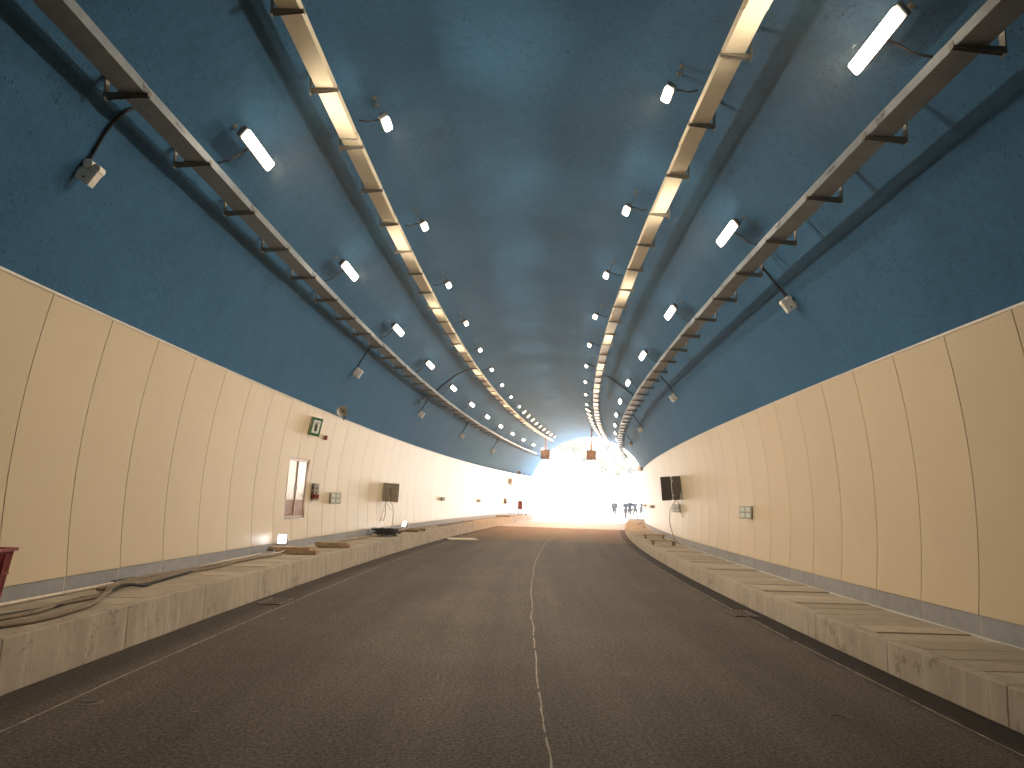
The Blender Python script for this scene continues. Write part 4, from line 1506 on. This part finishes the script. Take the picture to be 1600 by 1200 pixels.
# ------------------------------------------------------------------ people at the tunnel mouth
def person(px, s, u, turn, pose, coat, hat, h, label):
    """one continuous skinned body posed by joints, then coloured by body region"""
    J = {'pelvis': (0, 0, 0.93), 'waist': (0, 0, 1.08), 'chest': (0, 0.0, 1.32), 'neck': (0, 0, 1.50), 'head': (0, -0.02, 1.60), 'crown': (0, -0.01, 1.70),
         'shl': (-0.19, 0, 1.42), 'shr': (0.19, 0, 1.42), 'hpl': (-0.10, 0, 0.90), 'hpr': (0.10, 0, 0.90)}
    J.update(pose)
    edges = [('pelvis', 'waist'), ('waist', 'chest'), ('chest', 'neck'), ('neck', 'head'), ('head', 'crown'), ('chest', 'shl'), ('chest', 'shr'), ('shl', 'ell'), ('shr', 'elr'),
             ('ell', 'wrl'), ('elr', 'wrr'), ('wrl', 'hal'), ('wrr', 'har'), ('pelvis', 'hpl'), ('pelvis', 'hpr'), ('hpl', 'knl'), ('hpr', 'knr'), ('knl', 'anl'), ('knr', 'anr'),
             ('anl', 'tol'), ('anr', 'tor')]
    rad = {'pelvis': 0.155, 'waist': 0.14, 'chest': 0.155, 'neck': 0.06, 'head': 0.092, 'crown': 0.085, 'shl': 0.08, 'shr': 0.08, 'hpl': 0.105, 'hpr': 0.105, 'ell': 0.058, 'elr': 0.058,
           'wrl': 0.042, 'wrr': 0.042, 'hal': 0.046, 'har': 0.046, 'knl': 0.075, 'knr': 0.075, 'anl': 0.055, 'anr': 0.055, 'tol': 0.045, 'tor': 0.045}
    bm = bmesh.new()
    for e0, e1 in edges:
        p, q = Vector(J[e0]), Vector(J[e1])
        add_cyl(bm, p, q, rad[e0], rad[e1], 14)
    for kk, p in J.items():
        flat = 0.72 if kk in ('pelvis', 'waist', 'chest') else 1.0
        bmesh.ops.create_uvsphere(bm, u_segments=14, v_segments=8, radius=rad[kk], matrix=Matrix.Translation(p) @ Matrix.Diagonal((1.12 if flat < 1 else 1, flat, 1, 1)))
    me = bpy.data.meshes.new('body')
    bm.to_mesh(me)
    bm.free()
    tmp = bpy.data.objects.new('tmp_body', me)
    COL.objects.link(tmp)
    rm = tmp.modifiers.new('remesh', 'REMESH')
    rm.mode = 'VOXEL'
    rm.voxel_size = 0.026
    smo = tmp.modifiers.new('smooth', 'SMOOTH')
    smo.iterations = 3
    dg = bpy.context.evaluated_depsgraph_get()
    bme = bpy.data.meshes.new_from_object(tmp.evaluated_get(dg))
    bpy.data.objects.remove(tmp)
    for m in (coat, M['trousers'], M['skin'], M['cab_dark']):
        bme.materials.append(m)
    hands = [Vector(J['hal']), Vector(J['har'])]
    for p in bme.polygons:
        c = p.center
        p.use_smooth = True
        if c.z > 1.49 or min((c - q).length for q in hands) < 0.08:
            p.material_index = 2
        elif c.z < 0.11:
            p.material_index = 3
        elif c.z < 0.86 and min((c - q).length for q in (Vector(J['wrl']), Vector(J['wrr']))) > 0.14:
            p.material_index = 1
        else:
            p.material_index = 0
    k = h / 1.72
    root = thing('person', frame(s, u, 0.02, turn) @ Matrix.Diagonal((k, k, k, 1)), label, 'person', 'people walking at the tunnel mouth')
    link('body', bme, None, root)
    hd = Vector(J['head'])
    bm = bmesh.new()
    bmesh.ops.create_uvsphere(bm, u_segments=12, v_segments=8, radius=0.115, matrix=Matrix.Translation(hd + Vector((0, 0.0, 0.075))) @ Matrix.Diagonal((0.95, 1.1, 0.85, 1)))
    bmesh.ops.delete(bm, geom=[v for v in bm.verts if v.co.z < hd.z + 0.05], context='VERTS')
    if hat:
        add_cyl(bm, hd + Vector((0, 0, 0.046)), hd + Vector((0, 0, 0.056)), 0.14, 0.13, 14)
        link('hard_hat', finish(bm, 'hard_hat', True), M['hat_white'], root)
    else:
        link('hair', finish(bm, 'hair', True), M['hair'], root)
    bm = bmesh.new()
    for x in (-0.032, 0.032):
        bmesh.ops.create_uvsphere(bm, u_segments=6, v_segments=4, radius=0.011, matrix=Matrix.Translation(hd + Vector((x, 0.098, 0.02))))
    add_cyl(bm, hd + Vector((0, 0.09, 0.01)), hd + Vector((0, 0.12, -0.02)), 0.012, 0.016, 6)
    add_box(bm, tuple(hd + Vector((-0.025, 0.088, -0.058))), tuple(hd + Vector((0.025, 0.096, -0.05))))
    link('face', finish(bm, 'face'), M['skin'], root)
    bm = bmesh.new()
    add_tube(bm, [Vector((0.18 * math.cos(a), 0.125 * math.sin(a), 1.0)) for a in np.linspace(0, 2 * math.pi, 17)], 0.012, 5)
    link('belt', finish(bm, 'belt'), M['ink'], root)


stand = {'ell': (-0.26, -0.02, 1.14), 'elr': (0.26, -0.02, 1.14), 'wrl': (-0.20, 0.12, 0.96), 'wrr': (0.20, 0.12, 0.96), 'hal': (-0.14, 0.17, 0.93), 'har': (0.14, 0.17, 0.93),
         'knl': (-0.11, 0.02, 0.49), 'knr': (0.11, 0.02, 0.49), 'anl': (-0.12, 0, 0.09), 'anr': (0.12, 0, 0.09), 'tol': (-0.13, 0.16, 0.05), 'tor': (0.13, 0.16, 0.05)}
walk = {'ell': (-0.25, -0.10, 1.16), 'elr': (0.25, 0.08, 1.15), 'wrl': (-0.25, -0.12, 0.92), 'wrr': (0.22, 0.24, 0.98), 'hal': (-0.25, -0.10, 0.83), 'har': (0.20, 0.30, 0.93),
        'knl': (-0.10, 0.20, 0.50), 'knr': (0.10, -0.08, 0.48), 'anl': (-0.11, 0.22, 0.09), 'anr': (0.11, -0.32, 0.13), 'tol': (-0.11, 0.38, 0.06), 'tor': (0.11, -0.20, 0.045)}
apart = {'ell': (-0.27, -0.04, 1.15), 'elr': (0.34, 0.02, 1.20), 'wrl': (-0.27, 0.04, 0.90), 'wrr': (0.46, 0.12, 1.24), 'hal': (-0.26, 0.07, 0.82), 'har': (0.53, 0.16, 1.27),
         'knl': (-0.17, 0.03, 0.49), 'knr': (0.17, 0.02, 0.49), 'anl': (-0.22, 0, 0.09), 'anr': (0.22, 0, 0.09), 'tol': (-0.25, 0.16, 0.05), 'tor': (0.25, 0.16, 0.05)}
person(961, 75.5, 2.05, R(10), stand, M['cloth_grey'], True, 1.70, 'lone person in dark workwear standing apart from the group')
person(977, 75.2, 3.12, R(170), walk, M['cloth_navy'], True, 1.66, 'person half hidden behind the middle walker of the group')
person(984, 73.6, 3.60, R(175), walk, M['cloth_navy'], True, 1.78, 'person in front of the group, walking towards the tunnel')
person(993, 75.0, 4.02, R(20), apart, M['cloth_grey'], True, 1.70, 'person with legs apart reaching an arm to the right')
person(1000, 77.5, 4.42, R(-100), walk, M['cloth_navy'], True, 1.78, 'person at the right end of the group against the wall edge')
